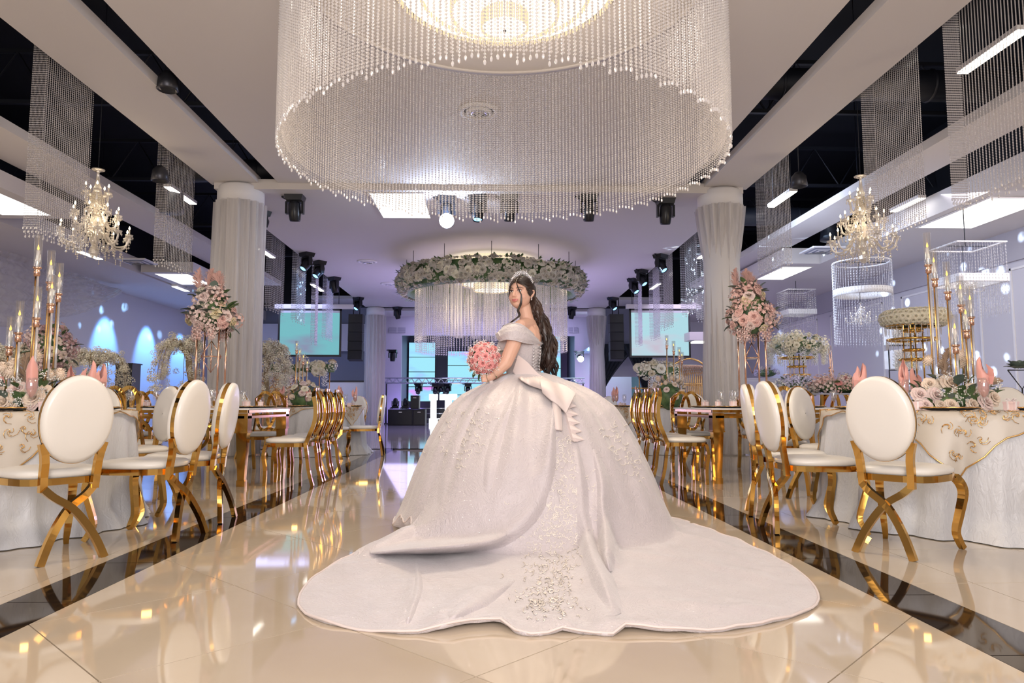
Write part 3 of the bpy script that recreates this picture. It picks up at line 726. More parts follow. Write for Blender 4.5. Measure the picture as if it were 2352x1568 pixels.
long_table(2.24, 4.6, 7.15, 8.65, 'mirror topped long table on gold legs, right side beneath the tall pink flowers')

# ------------------------------------------------------------------ place settings
def charger():
    t = empty('charger_plate'); MB().lathe([(0, 0), (.11, 0), (.155, .008), (.165, .014), (.162, .018), (.11, .006), (0, .005)], 36).build('plate', PBLACK, t)
    MB().tube([(.164 * math.cos(2 * PI * i / 40), .164 * math.sin(2 * PI * i / 40), .017 + .002 * (i % 2)) for i in range(41)], .004, 5).build('beaded_rim', GOLDS, t)
    MB().lathe([(0, .008), (.08, .008), (.125, .018), (.122, .022), (.08, .013), (0, .012)], 32).build('white_plate', WHITE, t)
    return t
def goblet(napkin=True):
    t = empty('napkin_goblet' if napkin else 'wine_glass')
    MB().lathe([(0, .0), (.034, .001), (.03, .005), (.006, .012), (.0045, .03), (.0045, .065), (.012, .075), (.030, .095), (.038, .125), (.036, .165), (.033, .20),
                (.0315, .20), (.034, .165), (.036, .125), (.028, .098), (.008, .078)], 20).build('glass', GLASS, t)
    if napkin: return t
    return t
def napkin():
    m = MB(); vs = []; fs = []; n = 20; prof = [(.006, .08, 0), (.024, .10, 0), (.032, .13, 0), (.033, .17, 0), (.034, .20, .0), (.036, .235, .02), (.03, .262, .045), (.012, .27, .06)]
    for r, z, lift in prof:
        for i in range(n):
            a = 2 * PI * i / n; k = 1 + .07 * math.sin(5 * a + z * 20)
            vs.append((r * k * math.cos(a), r * .8 * k * math.sin(a), z + lift * math.cos(a - .6) * 1.1))
    for j in range(len(prof) - 1):
        for i in range(n): fs.append((j * n + i, j * n + (i + 1) % n, (j + 1) * n + (i + 1) % n, (j + 1) * n + i))
    m.add(vs, fs)
    m.strap([(-.03, -.02, .16), (-.028, -.03, .21), (-.034, -.026, .25), (-.02, -.01, .285)], (1, .4, 0), [.03, .04, .03, .004], .003)
    return m.build('folded_napkin', PINKN)
def favor():
    t = empty('favor_box'); MB().box((0, 0, .022), (.062, .05, .044)).build('box_body', PINKB, t); MB().box((0, 0, .048), (.067, .055, .012)).build('lid', PINKB, t)
    m = MB(); m.box((0, 0, .03), (.012, .0565, .05)).box((0, 0, .030), (.0685, .011, .05))
    for s in (-1, 1): m.strap([(0, 0, .056), (s * .02, .004, .074), (s * .034, 0, .066), (s * .012, -.004, .056)], (0, 1, 0), .014, .0015)
    m.build('ribbon', mat('pale_ribbon', (.93, .84, .83), .35), t); return t
PL, GO, NA, FA = charger(), goblet(), napkin(), favor(); WG = goblet(False)
first = set()
def put(src, x, y, z, rz, label, cat, group):
    if src.name not in first:
        first.add(src.name); src.location = (x, y, z); src.rotation_euler = (0, 0, rz); return tag(src, label, cat, group)
    c = dup(src, None, (x, y, z), rz, label, group); c['category'] = cat; return c
def setting(cx, cy, a, r, z, where, near=True):
    x, y = cx + r * math.cos(a), cy + r * math.sin(a)
    put(PL, x, y, z, 0, 'gold rimmed dark charger plate ' + where, 'plate', 'charger plates')
    gx, gy = cx + (r + .02) * math.cos(a + .26), cy + (r + .02) * math.sin(a + .26)
    put(GO, gx, gy, z, a, 'stemmed glass with a pink napkin ' + where, 'glass', 'napkin glasses')
    put(NA, gx, gy, z, a * 2, 'upright pink napkin ' + where, 'napkin', 'folded pink napkins')
    if near: put(FA, cx + (r + .03) * math.cos(a - .25), cy + (r + .03) * math.sin(a - .25), z, a + .3, 'small pink gift box ' + where, 'gift box', 'favour boxes')
def settings(T, angs, r, z, names):
    for a, nme in zip(angs, names): setting(T[0], T[1], R(a), r, z, nme)
settings(TL, (-48, -12, 20, 58, 100, -95), .70, .762, ('before the nearest left chair', 'before the second left aisle chair', 'before the edge on left aisle chair', 'at the back right place of the left front table', 'at the back place of the left front table', 'at the near place of the left front table'))
settings(TR, (-132, -168, 160, 122, 70, -92, -50), .70, .762, ('before the nearest right chair', 'before the right band chair', 'before the second right aisle chair', 'at the back left place of the right front table', 'at the back place of the right front table', 'in front of the right centrepiece', 'on the front table at the right photo edge'))
settings((-2.8, 11.75), (-110, -60, -10, 50, 130, 190), .56, .762, ['on the far left round table, ' + s for s in ('near left', 'near right', 'aisle side', 'far right', 'far left', 'outer side')])
settings((2.62, 12.0), (-130, -75, -20, 50, 130, 190), .56, .762, ['on the far right round table, ' + s for s in ('near left', 'near middle', 'near right', 'far right', 'far left', 'aisle side')])
for side, x0, s in (('left', -2.62, -1), ('right', 2.5, 1)):
    for i in range(3):
        y = 7.3 + i * .48; x = x0; wh = 'on the %s long table, aisle side, %s place' % (side, ('near', 'middle', 'far')[i])
        put(PL, x, y, .761, 0, 'gold rimmed dark charger plate ' + wh, 'plate', 'charger plates')
        put(FA, x + s * .02, y + .02, .775, i, 'small pale pink gift box ' + wh, 'gift box', 'favour boxes')
        put(WG, x + s * .24, y + .1, .761, 0, 'clear wine glass ' + wh, 'wine glass', 'clear wine glasses')
        put(WG, x + s * .33, y - .02, .761, 0, 'second clear glass, set further in, ' + wh, 'wine glass', 'clear wine glasses')
    for i in range(3):
        for yy, nm in ((7.3, 'near'), (8.25, 'far')):
            x = x0 + s * (.65 + i * .62); wh = 'on the %s long table, %s side, %s place' % (side, nm, ('inner', 'middle', 'outer')[i])
            put(PL, x, yy, .761, 0, 'dark charger plate with white plate ' + wh, 'plate', 'charger plates')
            put(WG, x + .17, yy + (.2 if nm == 'near' else -.2), .761, 0, 'clear wine glass ' + wh, 'wine glass', 'clear wine glasses')
            put(FA, x - .03, yy, .775, i, 'small pale pink gift box ' + wh, 'gift box', 'favour boxes')
for side, cx, cy in (('left', -2.8, 11.75), ('right', 2.62, 12.0)):
    for i in range(4):
        a = R(-150 + i * 60); put(WG, cx + .45 * math.cos(a), cy + .45 * math.sin(a), .762, 0, 'clear wine glass on the far %s round table, %s' % (side, ('outer left', 'near left', 'near right', 'outer right')[i]), 'wine glass', 'clear wine glasses')
# ------------------------------------------------------------------ bead strands and chandeliers
def strand_mesh(name, L, pitch, r, m, drop=True):
    s = MB(); k = int(L / pitch)
    for i in range(k): s.octa((0, 0, -pitch * (i + .5)), r, pitch * .46)
    s.tube([(0, 0, 0), (0, 0, -L)], .0012, 3, False)
    if drop: s.ball((0, 0, -L - .016), (.009, .009, .017), 6, 4, smooth=False)
    return s.mesh(name, m)
drum = empty('crystal_drum_chandelier', (.11, 5.53, 4.3), label='huge round chandelier of hanging crystal bead strands over the gown', cat='chandelier', )
MB().lathe([(1.68, 0), (1.68, -.012), (1.75, -.012), (1.75, 0)], 96, closed=True).build('top_ring', CEIL, drum)
MB().lathe([(0, 0), (1.0, 0), (1.0, -.02), (0, -.02)], 64).build('ceiling_plate', WHITE, drum)
sm = [strand_mesh('crystal_strand', 1.53 + d, .0205, .0098, BEAD) for d in (-.012, 0, .012, .03)]
for i in range(300):
    a = 2 * PI * i / 300; mobj(sm[(i * 7 + i // 5) % 4], 'crystal_strand', drum, (1.735 * math.cos(a), 1.735 * math.sin(a), -.03), (0, 0, rnd.random() * 6))
# inner second row of strands on the ring
row = MB()
for i in range(300):
    a = 2 * PI * (i + .5) / 300; x, y = 1.70 * math.cos(a), 1.70 * math.sin(a)
    for k in range(60): row.octa((x, y, -.05 - .0248 * k), .0085, .0115)
tag(row.build('inner_bead_row', BEADW, drum), kind='stuff')
def tiers(root, spec):
    for k, (r, z0, z1) in enumerate(spec):
        n = max(24, int(r * 2 * PI / .02)); m = MB()
        for i in range(n):
            a = 2 * PI * i / n; rr = r * (1 if i % 2 else .985)
            m.tube([(rr * math.cos(a), rr * math.sin(a), z0), (rr * math.cos(a), rr * math.sin(a), z1)], .0065, 4, True, False)
            m.octa((rr * math.cos(a), rr * math.sin(a), z1 - .012), .009, .016)
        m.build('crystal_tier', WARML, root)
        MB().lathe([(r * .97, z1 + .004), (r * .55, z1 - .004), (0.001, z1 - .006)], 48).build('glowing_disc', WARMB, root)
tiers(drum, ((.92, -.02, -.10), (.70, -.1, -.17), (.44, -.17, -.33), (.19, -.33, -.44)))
MB().ball((0, 0, -.475), (.014, .014, .014)).build('finial', DUCT, drum)

def curtain(x, y0, y1, top, bot, label, n=40, depth=.16, r=.0075, pitch=.024, m=None):
    t = empty('bead_curtain', (x, (y0 + y1) / 2, top), label=label, cat='bead curtain'); L = top - bot - .02
    ms = [strand_mesh('bead_strand', L + d, pitch, r, m or BEADW) for d in (0, .04, .09)]
    MB().bb(-depth / 2 - .02, depth / 2 + .02, -(y1 - y0) / 2, (y1 - y0) / 2, -.02, .02).build('hanger', WHITE, t)
    MB().bb(-.005, .005, -.005, .005, 0, 6.6 - top).build('hanger_wire', DUCT, t)
    k = int(n * .8); e = n - k
    for i in range(k): mobj(ms[(i * 5 + i // 3) % 3], 'bead_strand', t, ((depth / 2) * (1 if i % 2 else .8), -(y1 - y0) / 2 + (y1 - y0) * i / (k - 1), -.02))
    for i in range(e): mobj(ms[i % 3], 'bead_strand', t, (-depth / 2 + depth * (i + .5) / e, -(y1 - y0) / 2 if x < 0 else (y1 - y0) / 2, -.02))
curtain(-4.72, 7.3, 8.15, 4.95, 2.62, 'wide bead curtain hanging at the far left above the left chandelier', 60)
curtain(-4.72, 10.1, 11.0, 4.75, 2.86, 'narrow bead curtain left of the left front column', 46)
curtain(4.38, 5.0, 6.35, 4.95, 2.72, 'big bead curtain in the upper right corner', 84)
curtain(4.38, 6.98, 7.85, 4.95, 2.78, 'tall bead curtain over the right crystal chandelier', 60)
curtain(4.38, 10.2, 11.15, 4.8, 2.98, 'narrow bead curtain right of the right front column', 46)
for px, X, bot, lab, w_ in ((630, -4.62, 2.85, 'first bead curtain behind the left front column', .9), (685, -4.62, 2.83, 'second bead curtain behind the left front column', .8), (722, -4.62, 2.45, 'long thin bead curtain in front of the left screen', .25), (752, -4.62, 2.7, 'last bead curtain before the left screen', .8),
                        (1628, 4.3, 2.6, 'bead curtain just left of the right front column', .9), (1590, 4.3, 2.85, 'second bead curtain left of the right front column', .9), (1536, 4.3, 2.75, 'third bead curtain left of the right column, lit by a bar', .9), (1508, 4.3, 2.6, 'long pale bead curtain before the right screen', .7), (1470, 4.3, 2.6, 'last thin bead curtain before the right screen', .5)):
    y = X / ((px - 1126) / FPX)
    curtain(X, y - w_ / 2, y + w_ / 2, 4.75, bot, lab, 30, .12, .010, .04)
curtain(-4.45, 12.0, 12.1, 4.15, 2.2, 'glittering mirrored bead string beside the left front column', 8, .1, .014, .03, CHROME)
curtain(4.22, 11.95, 12.15, 4.15, 2.9, 'glittering mirrored bead string beside the right front column', 14, .14, .012, .03, CHROME)

# floral ring chandelier at the back
ring = empty('flower_ring_chandelier', (.02, 16.6, 3.6), label='big ring of white roses with long bead fringe in front of the stage', cat='chandelier')
MB().lathe([(1.9, .2), (2.1, .22), (2.15, -.2), (1.92, -.26), (1.85, -.1)], 64, closed=True).build('ring_frame', LEAF, ring)
fm = strand_mesh('fringe_strand', 1.62, .05, .012, BEADW, False); fm2 = strand_mesh('fringe_strand', 1.42, .05, .012, BEADW, False)
for i in range(280):
    a = 2 * PI * i / 280; rr = 1.78 if i % 2 else 1.7
    mobj(fm if math.sin(3 * a + .5) > -.3 else fm2, 'fringe_strand', ring, (rr * math.cos(a), rr * math.sin(a), .02))
fr2 = MB()
for i in range(460):
    a = rnd.random() * 6.28; r = rnd.uniform(.75, 1.65); x, y = r * math.cos(a), r * math.sin(a); fr2.tube([(x, y, .3), (x, y, -1.0 - (1.65 - r) * .3)], .006, 3, False)
tag(fr2.build('inner_fringe', BEADW, ring), kind='stuff')
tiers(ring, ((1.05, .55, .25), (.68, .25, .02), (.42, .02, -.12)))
wires = MB()
for i in range(12):
    a = 2 * PI * i / 12; wires.tube([(2.0 * math.cos(a), 2.0 * math.sin(a), .2), (2.0 * math.cos(a), 2.0 * math.sin(a), .6)], .006, 4)
wires.build('hanging_wire', DUCT, ring)

# ------------------------------------------------------------------ crystal candle chandeliers
def chandelier(p, h, w, label, arms=(5, 8, 10), group='crystal candle chandeliers', wire=2.5):
    t = empty('crystal_chandelier', p, label=label, cat='chandelier', group=group)       # p = its lowest point
    MB().lathe([(0, .16), (.03, .17), (.05, .22), (.025, .28), (.06, .34), (.07, .40), (.03, .46), (.02, .55), (.05, .60), (.035, .66), (.015, .72), (.04, .78), (.02, .84), (.012, .95), (.045, .985), (.004, 1.0)], 16, M=Matrix.Scale(h, 4)).build('centre_column', CRYW, t)
    MB().lathe([(0, .965), (.06, .975), (.065, .985), (0, .99)], 20, M=Matrix.Scale(h, 4)).build('top_dish', CRYW, t)
    MB().tube([(0, 0, h), (0, 0, h + wire)], .005, 5).build('cable', DUCT, t)
    lvl = ((.74, .34, .72), (.50, .66, .48), (.30, 1.0, .27))
    arm = MB()
    for (z, f, s), n in zip(lvl, arms):
        r = w / 2 * f
        a_m = MB(); a_m.tube(bez([(.02, 0, s * h), (r * .3, 0, s * h + .03 * h), (r * .6, 0, z * h - .13 * h), (r * .9, 0, z * h - .12 * h), (r, 0, z * h - .05 * h), (r, 0, z * h - .03 * h)], 5), .010 * h, 6)
        am = a_m.mesh('arm', CRYW)
        cu = MB(); cu.lathe([(.005, -.03 * h), (.032 * h, -.018 * h), (.04 * h, 0), (.012 * h, -.004 * h)], 12).tube([(0, 0, 0), (0, 0, .055 * h)], .008 * h, 6)
        for q in range(5): cu.octa((.036 * h * math.cos(q * 1.257), .036 * h * math.sin(q * 1.257), -.035 * h), .007 * h, .02 * h)
        cum = cu.mesh('candle_cup', CRYW); bm = MB().lathe([(.0, 0), (.010 * h, .012 * h), (.004 * h, .032 * h), (0, .04 * h)], 8).mesh('bulb', BULB)
        dr = MB()
        for q in range(3): dr.octa((0, 0, -.03 * h * q), .008 * h * (1 + q * .3), .014 * h)
        drm = dr.mesh('crystal_drop', CRYW)
        for i in range(n):
            a = 2 * PI * (i + .4 * f) / n; ao = mobj(am, 'arm', t, (0, 0, 0), (0, 0, a))
            mobj(cum, 'candle_cup', ao, (r, 0, z * h)); mobj(bm, 'bulb', ao, (r, 0, z * h + .055 * h))
            for q in range(4): mobj(drm, 'crystal_drop', ao, (r * (.4 + .2 * q), 0, z * h - (.10, .15, .15, .08)[q] * h))
    dm_ = MB().ball((0, 0, 0), (.05 * h, .05 * h, .07 * h), 8, 5, smooth=False); dm_.build('bottom_ball', CRYW, t).location = (0, 0, .1 * h)
    sw = MB(); rg = random.Random(3)
    for i in range(190):
        a = rg.random() * 6.28; z = h * rg.uniform(.04, .75); r = w / 2 * rg.uniform(.08, .95) * (1 - z / h * .9)
        for q in range(3): sw.octa((r * math.cos(a), r * math.sin(a), z - .022 * h * q), .008 * h, .011 * h)
    tag(sw.build('hanging_crystal', CRYW, t), kind='stuff')
    return t
pL = at(215, 600, 9.3); hL = at(226, 386, 9.3).z - pL.z
chandelier(pL, hL, at(286, 560, 9.3).x - at(142, 560, 9.3).x, 'crystal chandelier with lit candle bulbs at the left, under the dark roof')
pR = at(1985, 612, 9.3); hR = at(1976, 401, 9.3).z - pR.z
chandelier(pR, hR, at(2055, 560, 9.3).x - at(1920, 560, 9.3).x, 'crystal chandelier with lit candle bulbs at the right, under the dark roof')
light('POINT', pL + Vector((0, 0, .6)), 22, (1, .8, .55), shadow_soft_size=.3); light('POINT', pR + Vector((0, 0, .6)), 22, (1, .8, .55), shadow_soft_size=.3)
def ring_lamp(px, py, py_top, wpx, Y, label, lab2, square=False):
    c = at(px, py_top, Y); r = wpx / FPX * Y / 2
    t = empty('bead_ring_pendant', (c.x, Y, c.z), label=label, cat='pendant'); n = 60; L = c.z - at(px, py + 75, Y).z
    m1 = strand_mesh('bead_strand', L, .05, .006, BEADW, False); MB().tube([(0, 0, 0), (0, 0, (3.9 if square else 6.6) - c.z)], .008, 5).tube([(-r, 0, 0), (r, 0, 0)], .008, 5).build('hanging_wire', DUCT, t)
    for z, w2 in ((0, .02), (-.5, .12)):
        f = MB()
        if square: f.bb(-r, r, -r, -r + .04, z - w2, z).bb(-r, r, r - .04, r, z - w2, z).bb(-r, -r + .04, -r + .04, r - .04, z - w2, z).bb(r - .04, r, -r + .04, r - .04, z - w2, z)
        else: f.lathe([(r, z), (r, z - w2), (r * .93, z - w2), (r * .93, z)], 40, closed=True)
        f.build('pendant_ring', WHITE, t)
    for i in range(n):
        a = 2 * PI * i / n; k = max(abs(math.cos(a)), abs(math.sin(a))) if square else 1
        mobj(m1, 'bead_strand', t, (r * math.cos(a) / k, r * math.sin(a) / k, 0))
    b = at(px, py + 30, Y); chandelier((b.x, Y, b.z), .42, .5, lab2, (3, 5, 6), 'small crystal chandeliers inside bead rings', c.z - b.z - .42)
ring_lamp(1978, 718, 602, 128, 12.6, 'tall bead cylinder pendant behind the right crystal chandelier', 'small lit chandelier inside the bead cylinder behind the right chandelier')
ring_lamp(2217, 652, 565, 118, 10.8, 'square bead pendant at the right behind the candle cluster', 'small lit chandelier inside the square bead pendant', True)
ring_lamp(1828, 760, 668, 66, 17.5, 'small square bead pendant above the cream flower dome', 'small lit chandelier just above the cream flower dome', True)

# ------------------------------------------------------------------ moving heads and speakers
def moving_head(label, p, tilt, pan, lit, s=1.0, up=False):
    t = empty('stage_light', p, pan, label=label, cat='stage light', group='moving head stage lights'); t.scale = (s, s, s * (-1 if up else 1))
    b = MB(); b.box((0, 0, -.045), (.30, .24, .09), taper=.85); b.tube(bez([(-.15, 0, -.05), (-.21, 0, -.02), (-.2, 0, .0), (-.1, 0, 0)], 4), .012, 6); b.build('base', PBLACK, t)
    y = MB(); y.box((0, 0, -.10), (.26, .1, .04)).box((-.13, 0, -.2), (.035, .09, .2)).box((.13, 0, -.2), (.035, .09, .2)); y.build('yoke', PBLACK, t)
    M = Matrix.Translation((0, 0, -.25)) @ Matrix.Rotation(tilt, 4, 'X')
    h = MB(); h.lathe([(0, .16), (.07, .16), (.095, .11), (.10, -.05), (.088, -.15), (.08, -.17), (.075, -.15)], 16, M=M); h.build('lamp_head', PBLACK, t)
    l = MB(); l.lathe([(0, -.155), (.04, -.16), (.072, -.15)], 16, M=M); l.build('lens', LENSL if lit else GLASS, t)
    return t
near = ((678, 450, 0, 0), (1026, 452, 2, .1), (1098, 450, 1, -.2), (1170, 450, 0, 0), (1352, 450, 0, 0), (1528, 458, 0, 0))
nm = ('left of the crystal drum', 'the dazzling one behind the drum rim', 'the lit one right of the dazzling one', 'unlit, just right of the two lit ones', 'unlit, behind the right part of the drum', 'near the right column')
for (px, py, lit, pan), lab in zip(near, nm):
    q = ag(px, py, 4.2); moving_head('black moving stage light hanging from the ceiling, ' + lab, q, R(-14 if lit else 12), pan, lit)
q = ag(1026, 452, 4.2); light('POINT', q + Vector((0, -.25, -.35)), 45, (.5, .65, 1), shadow_soft_size=.07)
MB().ball((0, 0, 0), .12, 16, 10).build('lamp_glare', glow('beam_source', (.75, .86, 1), 60), bpy.data.objects['stage_light.001']).location = (0, -.08, -.42)
for px, py, lit, lab in ((600, 486, 1, 'at the left column, lens lit blue'), (705, 581, 1, 'first of the left row by the dark gap, lens lit'), (733, 600, 1, 'second of the left row, large lit lens'), (768, 637, 0, 'third of the left row, unlit'), (823, 683, 1, 'last of the left row above the speaker stack'), (913, 705, 0, 'left of the flower ring fringe'),
                         (1517, 585, 1, 'first of the right row by the dark gap, lens lit'), (1473, 620, 1, 'second of the right row, large lit lens'), (1455, 640, 1, 'third of the right row, lens lit'), (1407, 683, 1, 'last of the right row above the speaker stack'), (1313, 705, 0, 'right of the flower ring fringe')):
    q = ag(px, py, 4.2); moving_head('black moving stage light, ' + lab, q, R(-38 if lit else 15), R(-40) if px < 1126 else R(40), lit, 1.0)
def speaker_array(px, Y, label):
    a = at(px, 722, Y); t = empty('speaker_array', (a.x, Y, a.z), label=label, cat='speaker', group='hanging speaker columns')
    hh = (a.z - at(px, 828, Y).z) / 5
    MB().tube([(-.1, 0, 0), (-.1, 0, 4.2 - a.z)], .015, 6).tube([(.1, 0, 0), (.1, 0, 4.2 - a.z)], .015, 6).build('rigging', DUCT, t)
    for i in range(5):
        M = Matrix.Translation((0, -.03 * i + .02 * i * i * .3, -hh * (i + .5))) @ Matrix.Rotation(R(-2 * i), 4, 'X')
        b = MB(); b.box((0, 0, 0), (.44, .34, hh * .95), M=M).build('speaker_box', SPKB, t)
        g = MB(); g.box((0, -.175, 0), (.41, .012, hh * .85), M=M); g.build('grille', PBLACK, b and bpy.context.scene.objects.get('x') or t)
speaker_array(819, 22.5, 'tall hanging column of black speaker boxes left of the stage')
speaker_array(1414, 22.5, 'tall hanging column of black speaker boxes right of the stage')
for px, py, lab in ((1835, 415, 'small dark pendant spotlight right of the narrow right bead curtain'), (368, 402, 'small dark pendant spotlight left of the narrow left bead curtain'), (385, 190, 'black ball shaped speaker in the slot above the left beam')):
    Y = 9.6 if py > 300 else 7.75; q = at(px, py, Y); t = empty('pendant_spot', q, label=lab, cat='spotlight')
    MB().lathe([(0, .12), (.05, .12), (.10, .06), (.115, -.08), (.10, -.09), (.08, -.05), (0, -.04)], 20).build('shade', mat('dark_metal', (.05, .05, .06), .35, .6), t)
    MB().tube([(0, 0, .12), (0, 0, 6.6 - q.z)], .006, 5).build('cable', DUCT, t)

# ------------------------------------------------------------------ projector screens
def screen(x0, x1, y0, y1, Y, label, tint):
    a = at(x0, y0, Y); b = at(x1, y1, Y); t = empty('projector_screen', ((a.x + b.x) / 2, Y, (a.z + b.z) / 2), label=label, cat='screen')
    W, H = (b.x - a.x) / 2, (a.z - b.z) / 2
    MB().bb(-W + .06, W - .06, -.005, .005, -H + .06, H - .12).build('picture', tint, t)
    MB().bb(-W + .05, W - .05, -.004, .02, H - .12, H - .05).build('blank_strip', mat('screen_white', (.6, .62, .62), .6), t)
    m = MB(); m.bb(-W, -W + .06, -.012, .02, -H, H).bb(W - .06, W, -.012, .02, -H, H).bb(-W, W, -.012, .02, H - .05, H).bb(-W, W, -.02, .03, -H, -H + .06); m.build('border', PBLACK, t)
    MB().bb(-W - .1, W + .35, -.07, .07, H, H + .14).build('roller_case', WHITE, t)
    for s in (-1, 1): MB().tube([(s * W * .9, 0, H + .14), (s * W * .9, 0, 6.6 - (a.z + b.z) / 2)], .01, 5).build('hanging_wire', DUCT, t)
def screen_mat(name, c1, c2, c3, s):
    m = glow(name, c1, s); nt = m.node_tree; e = [n for n in nt.nodes if n.type == 'EMISSION'][0]
    tc = nt.nodes.new('ShaderNodeTexCoord'); mp = nt.nodes.new('ShaderNodeMapping'); mp.inputs['Rotation'].default_value = (0, .35, 0); mp.inputs['Scale'].default_value = (.55, 1, 1.7)
    nz = nt.nodes.new('ShaderNodeTexNoise'); nz.inputs['Scale'].default_value = 1.1; nz.inputs['Detail'].default_value = 2.5
    cr = nt.nodes.new('ShaderNodeValToRGB'); el = cr.color_ramp.elements; el[0].position = .50; el[0].color = (*c1, 1); el[1].position = .70; el[1].color = (*c3, 1)
    k = el.new(.60); k.color = (*c2, 1)
    nt.links.new(tc.outputs['Object'], mp.inputs[0]); nt.links.new(mp.outputs[0], nz.inputs['Vector']); nt.links.new(nz.outputs[0], cr.inputs[0]); nt.links.new(cr.outputs[0], e.inputs[0])
    return m
screen(640, 783, 709, 819, 22.0, 'left projector screen showing a pale turquoise picture', screen_mat('turquoise_picture', (.22, .58, .64), (.24, .50, .60), (.30, .34, .50), .85))
screen(1445, 1587, 709, 821, 22.0, 'right projector screen showing a pale sky blue picture', screen_mat('sky_picture', (.46, .74, .82), (.55, .68, .78), (.60, .55, .66), .95))
# ------------------------------------------------------------------ the person in the ball gown
YB0 = 4.85
def P(px, py, d=0.0): return at(px, py, YB0 + d)
person = empty('person', (P(1212, 900).x, YB0, 0), label='person in a glittering ball gown with long train, looking back over the shoulder, holding roses', cat='person')
PO = Vector(person.location)
def tolocal(o): o.location = -PO; o.parent = person; return o
cx0, cy0 = P(1212, 860).x, YB0
RT = [.0, .11, .20, .29, .36, .45, .556, .61, .69, .78, .85, .92]; ZT = [1.03, 1.015, .985, .945, .905, .853, .76, .68, .55, .35, .17, 0.0]
outl = [(903, 1203), (925, 1222), (950, 1240), (905, 1252), (850, 1263), (800, 1279), (755, 1300), (715, 1330), (692, 1358), (684, 1385), (705, 1410), (750, 1427), (820, 1440), (930, 1449), (1020, 1447), (1075, 1437), (1140, 1432), (1165, 1437), (1190, 1452), (1230, 1455), (1290, 1446), (1380, 1452), (1400, 1457), (1440, 1443), (1540, 1449), (1660, 1444),
        (1740, 1432), (1810, 1416), (1860, 1398), (1880, 1380), (1872, 1350), (1840, 1318), (1780, 1281), (1715, 1247), (1650, 1222), (1590, 1200)]
pol = []
for q in outl:
    g = ag(*q, .012); dx, dy = g.x - cx0, g.y - cy0; pol.append((math.atan2(dy, dx) % (2 * PI), math.hypot(dx, dy)))
pol += [(R(18), 1.05), (R(45), .95), (R(90), .90), (R(135), .90), (R(165), .90)]
pol.sort(); PA = np.array([p[0] for p in pol]); PR = np.array([p[1] for p in pol])
PAe = np.concatenate([[PA[-1] - 2 * PI], PA, [PA[0] + 2 * PI]]); PRe = np.concatenate([[PR[-1]], PR, [PR[0]]])
def rout(th): return np.interp(th % (2 * PI), PAe, PRe)
def gpt(px, py, z=0.0): g = ag(px, py, z); return (g.x, g.y)
ridges = [   # (points in px with height of ridge, width near side, width far side)
    ([(855, 1268, .03), (950, 1248, .10), (1050, 1235, .16), (1140, 1205, .17), (1200, 1160, .12), (1232, 1100, .08), (1248, 1035, .05)], .05, .17),
    ([(1385, 1060, .0), (1392, 1150, .08), (1380, 1215, .11), (1395, 1262, .11), (1402, 1300, .05)], .04, .05),
    ([(1322, 1010, 0), (1330, 1120, .07), (1335, 1220, .07), (1352, 1262, .07), (1380, 1340, .04), (1400, 1440, .03)], .045, .06),
    ([(1160, 1320, .0), (1075, 1385, .035), (1020, 1420, .03)], .07, .07),
    ([(1010, 1440, .03), (1075, 1436, .04), (1140, 1430, .035)], .06, .05),
    ([(1200, 1400, .0), (1290, 1440, .035)], .05, .05),
    ([(1430, 1440, .035), (1500, 1442, .035), (1560, 1447, .02)], .05, .05),
    ([(960, 1300, .0), (950, 1370, .02), (930, 1430, .015)], .03, .04),
    ([(1480, 1150, .03), (1540, 1200, .03), (1700, 1262, .012)], .08, .05),
    ([(1440, 1270, .012), (1600, 1290, .016), (1760, 1330, .008)], .06, .06),
    ([(1500, 1380, .01), (1650, 1400, .02), (1780, 1400, .01)], .05, .05),
    ([(780, 1300, .01), (870, 1290, .02)], .05, .05),
    ([(1440, 1000, .0), (1475, 1090, .03), (1505, 1160, .03)], .04, .05)]
segs = []; RIDGES_LATER = True
def add_ridges():
  for pts, wn, wf in ridges:
    W = [(*base_pt(p[0], p[1]), p[2]) for p in pts]
    new.extend((a, b, wn, wf) for a, b in zip(W[:-1], W[1:]))
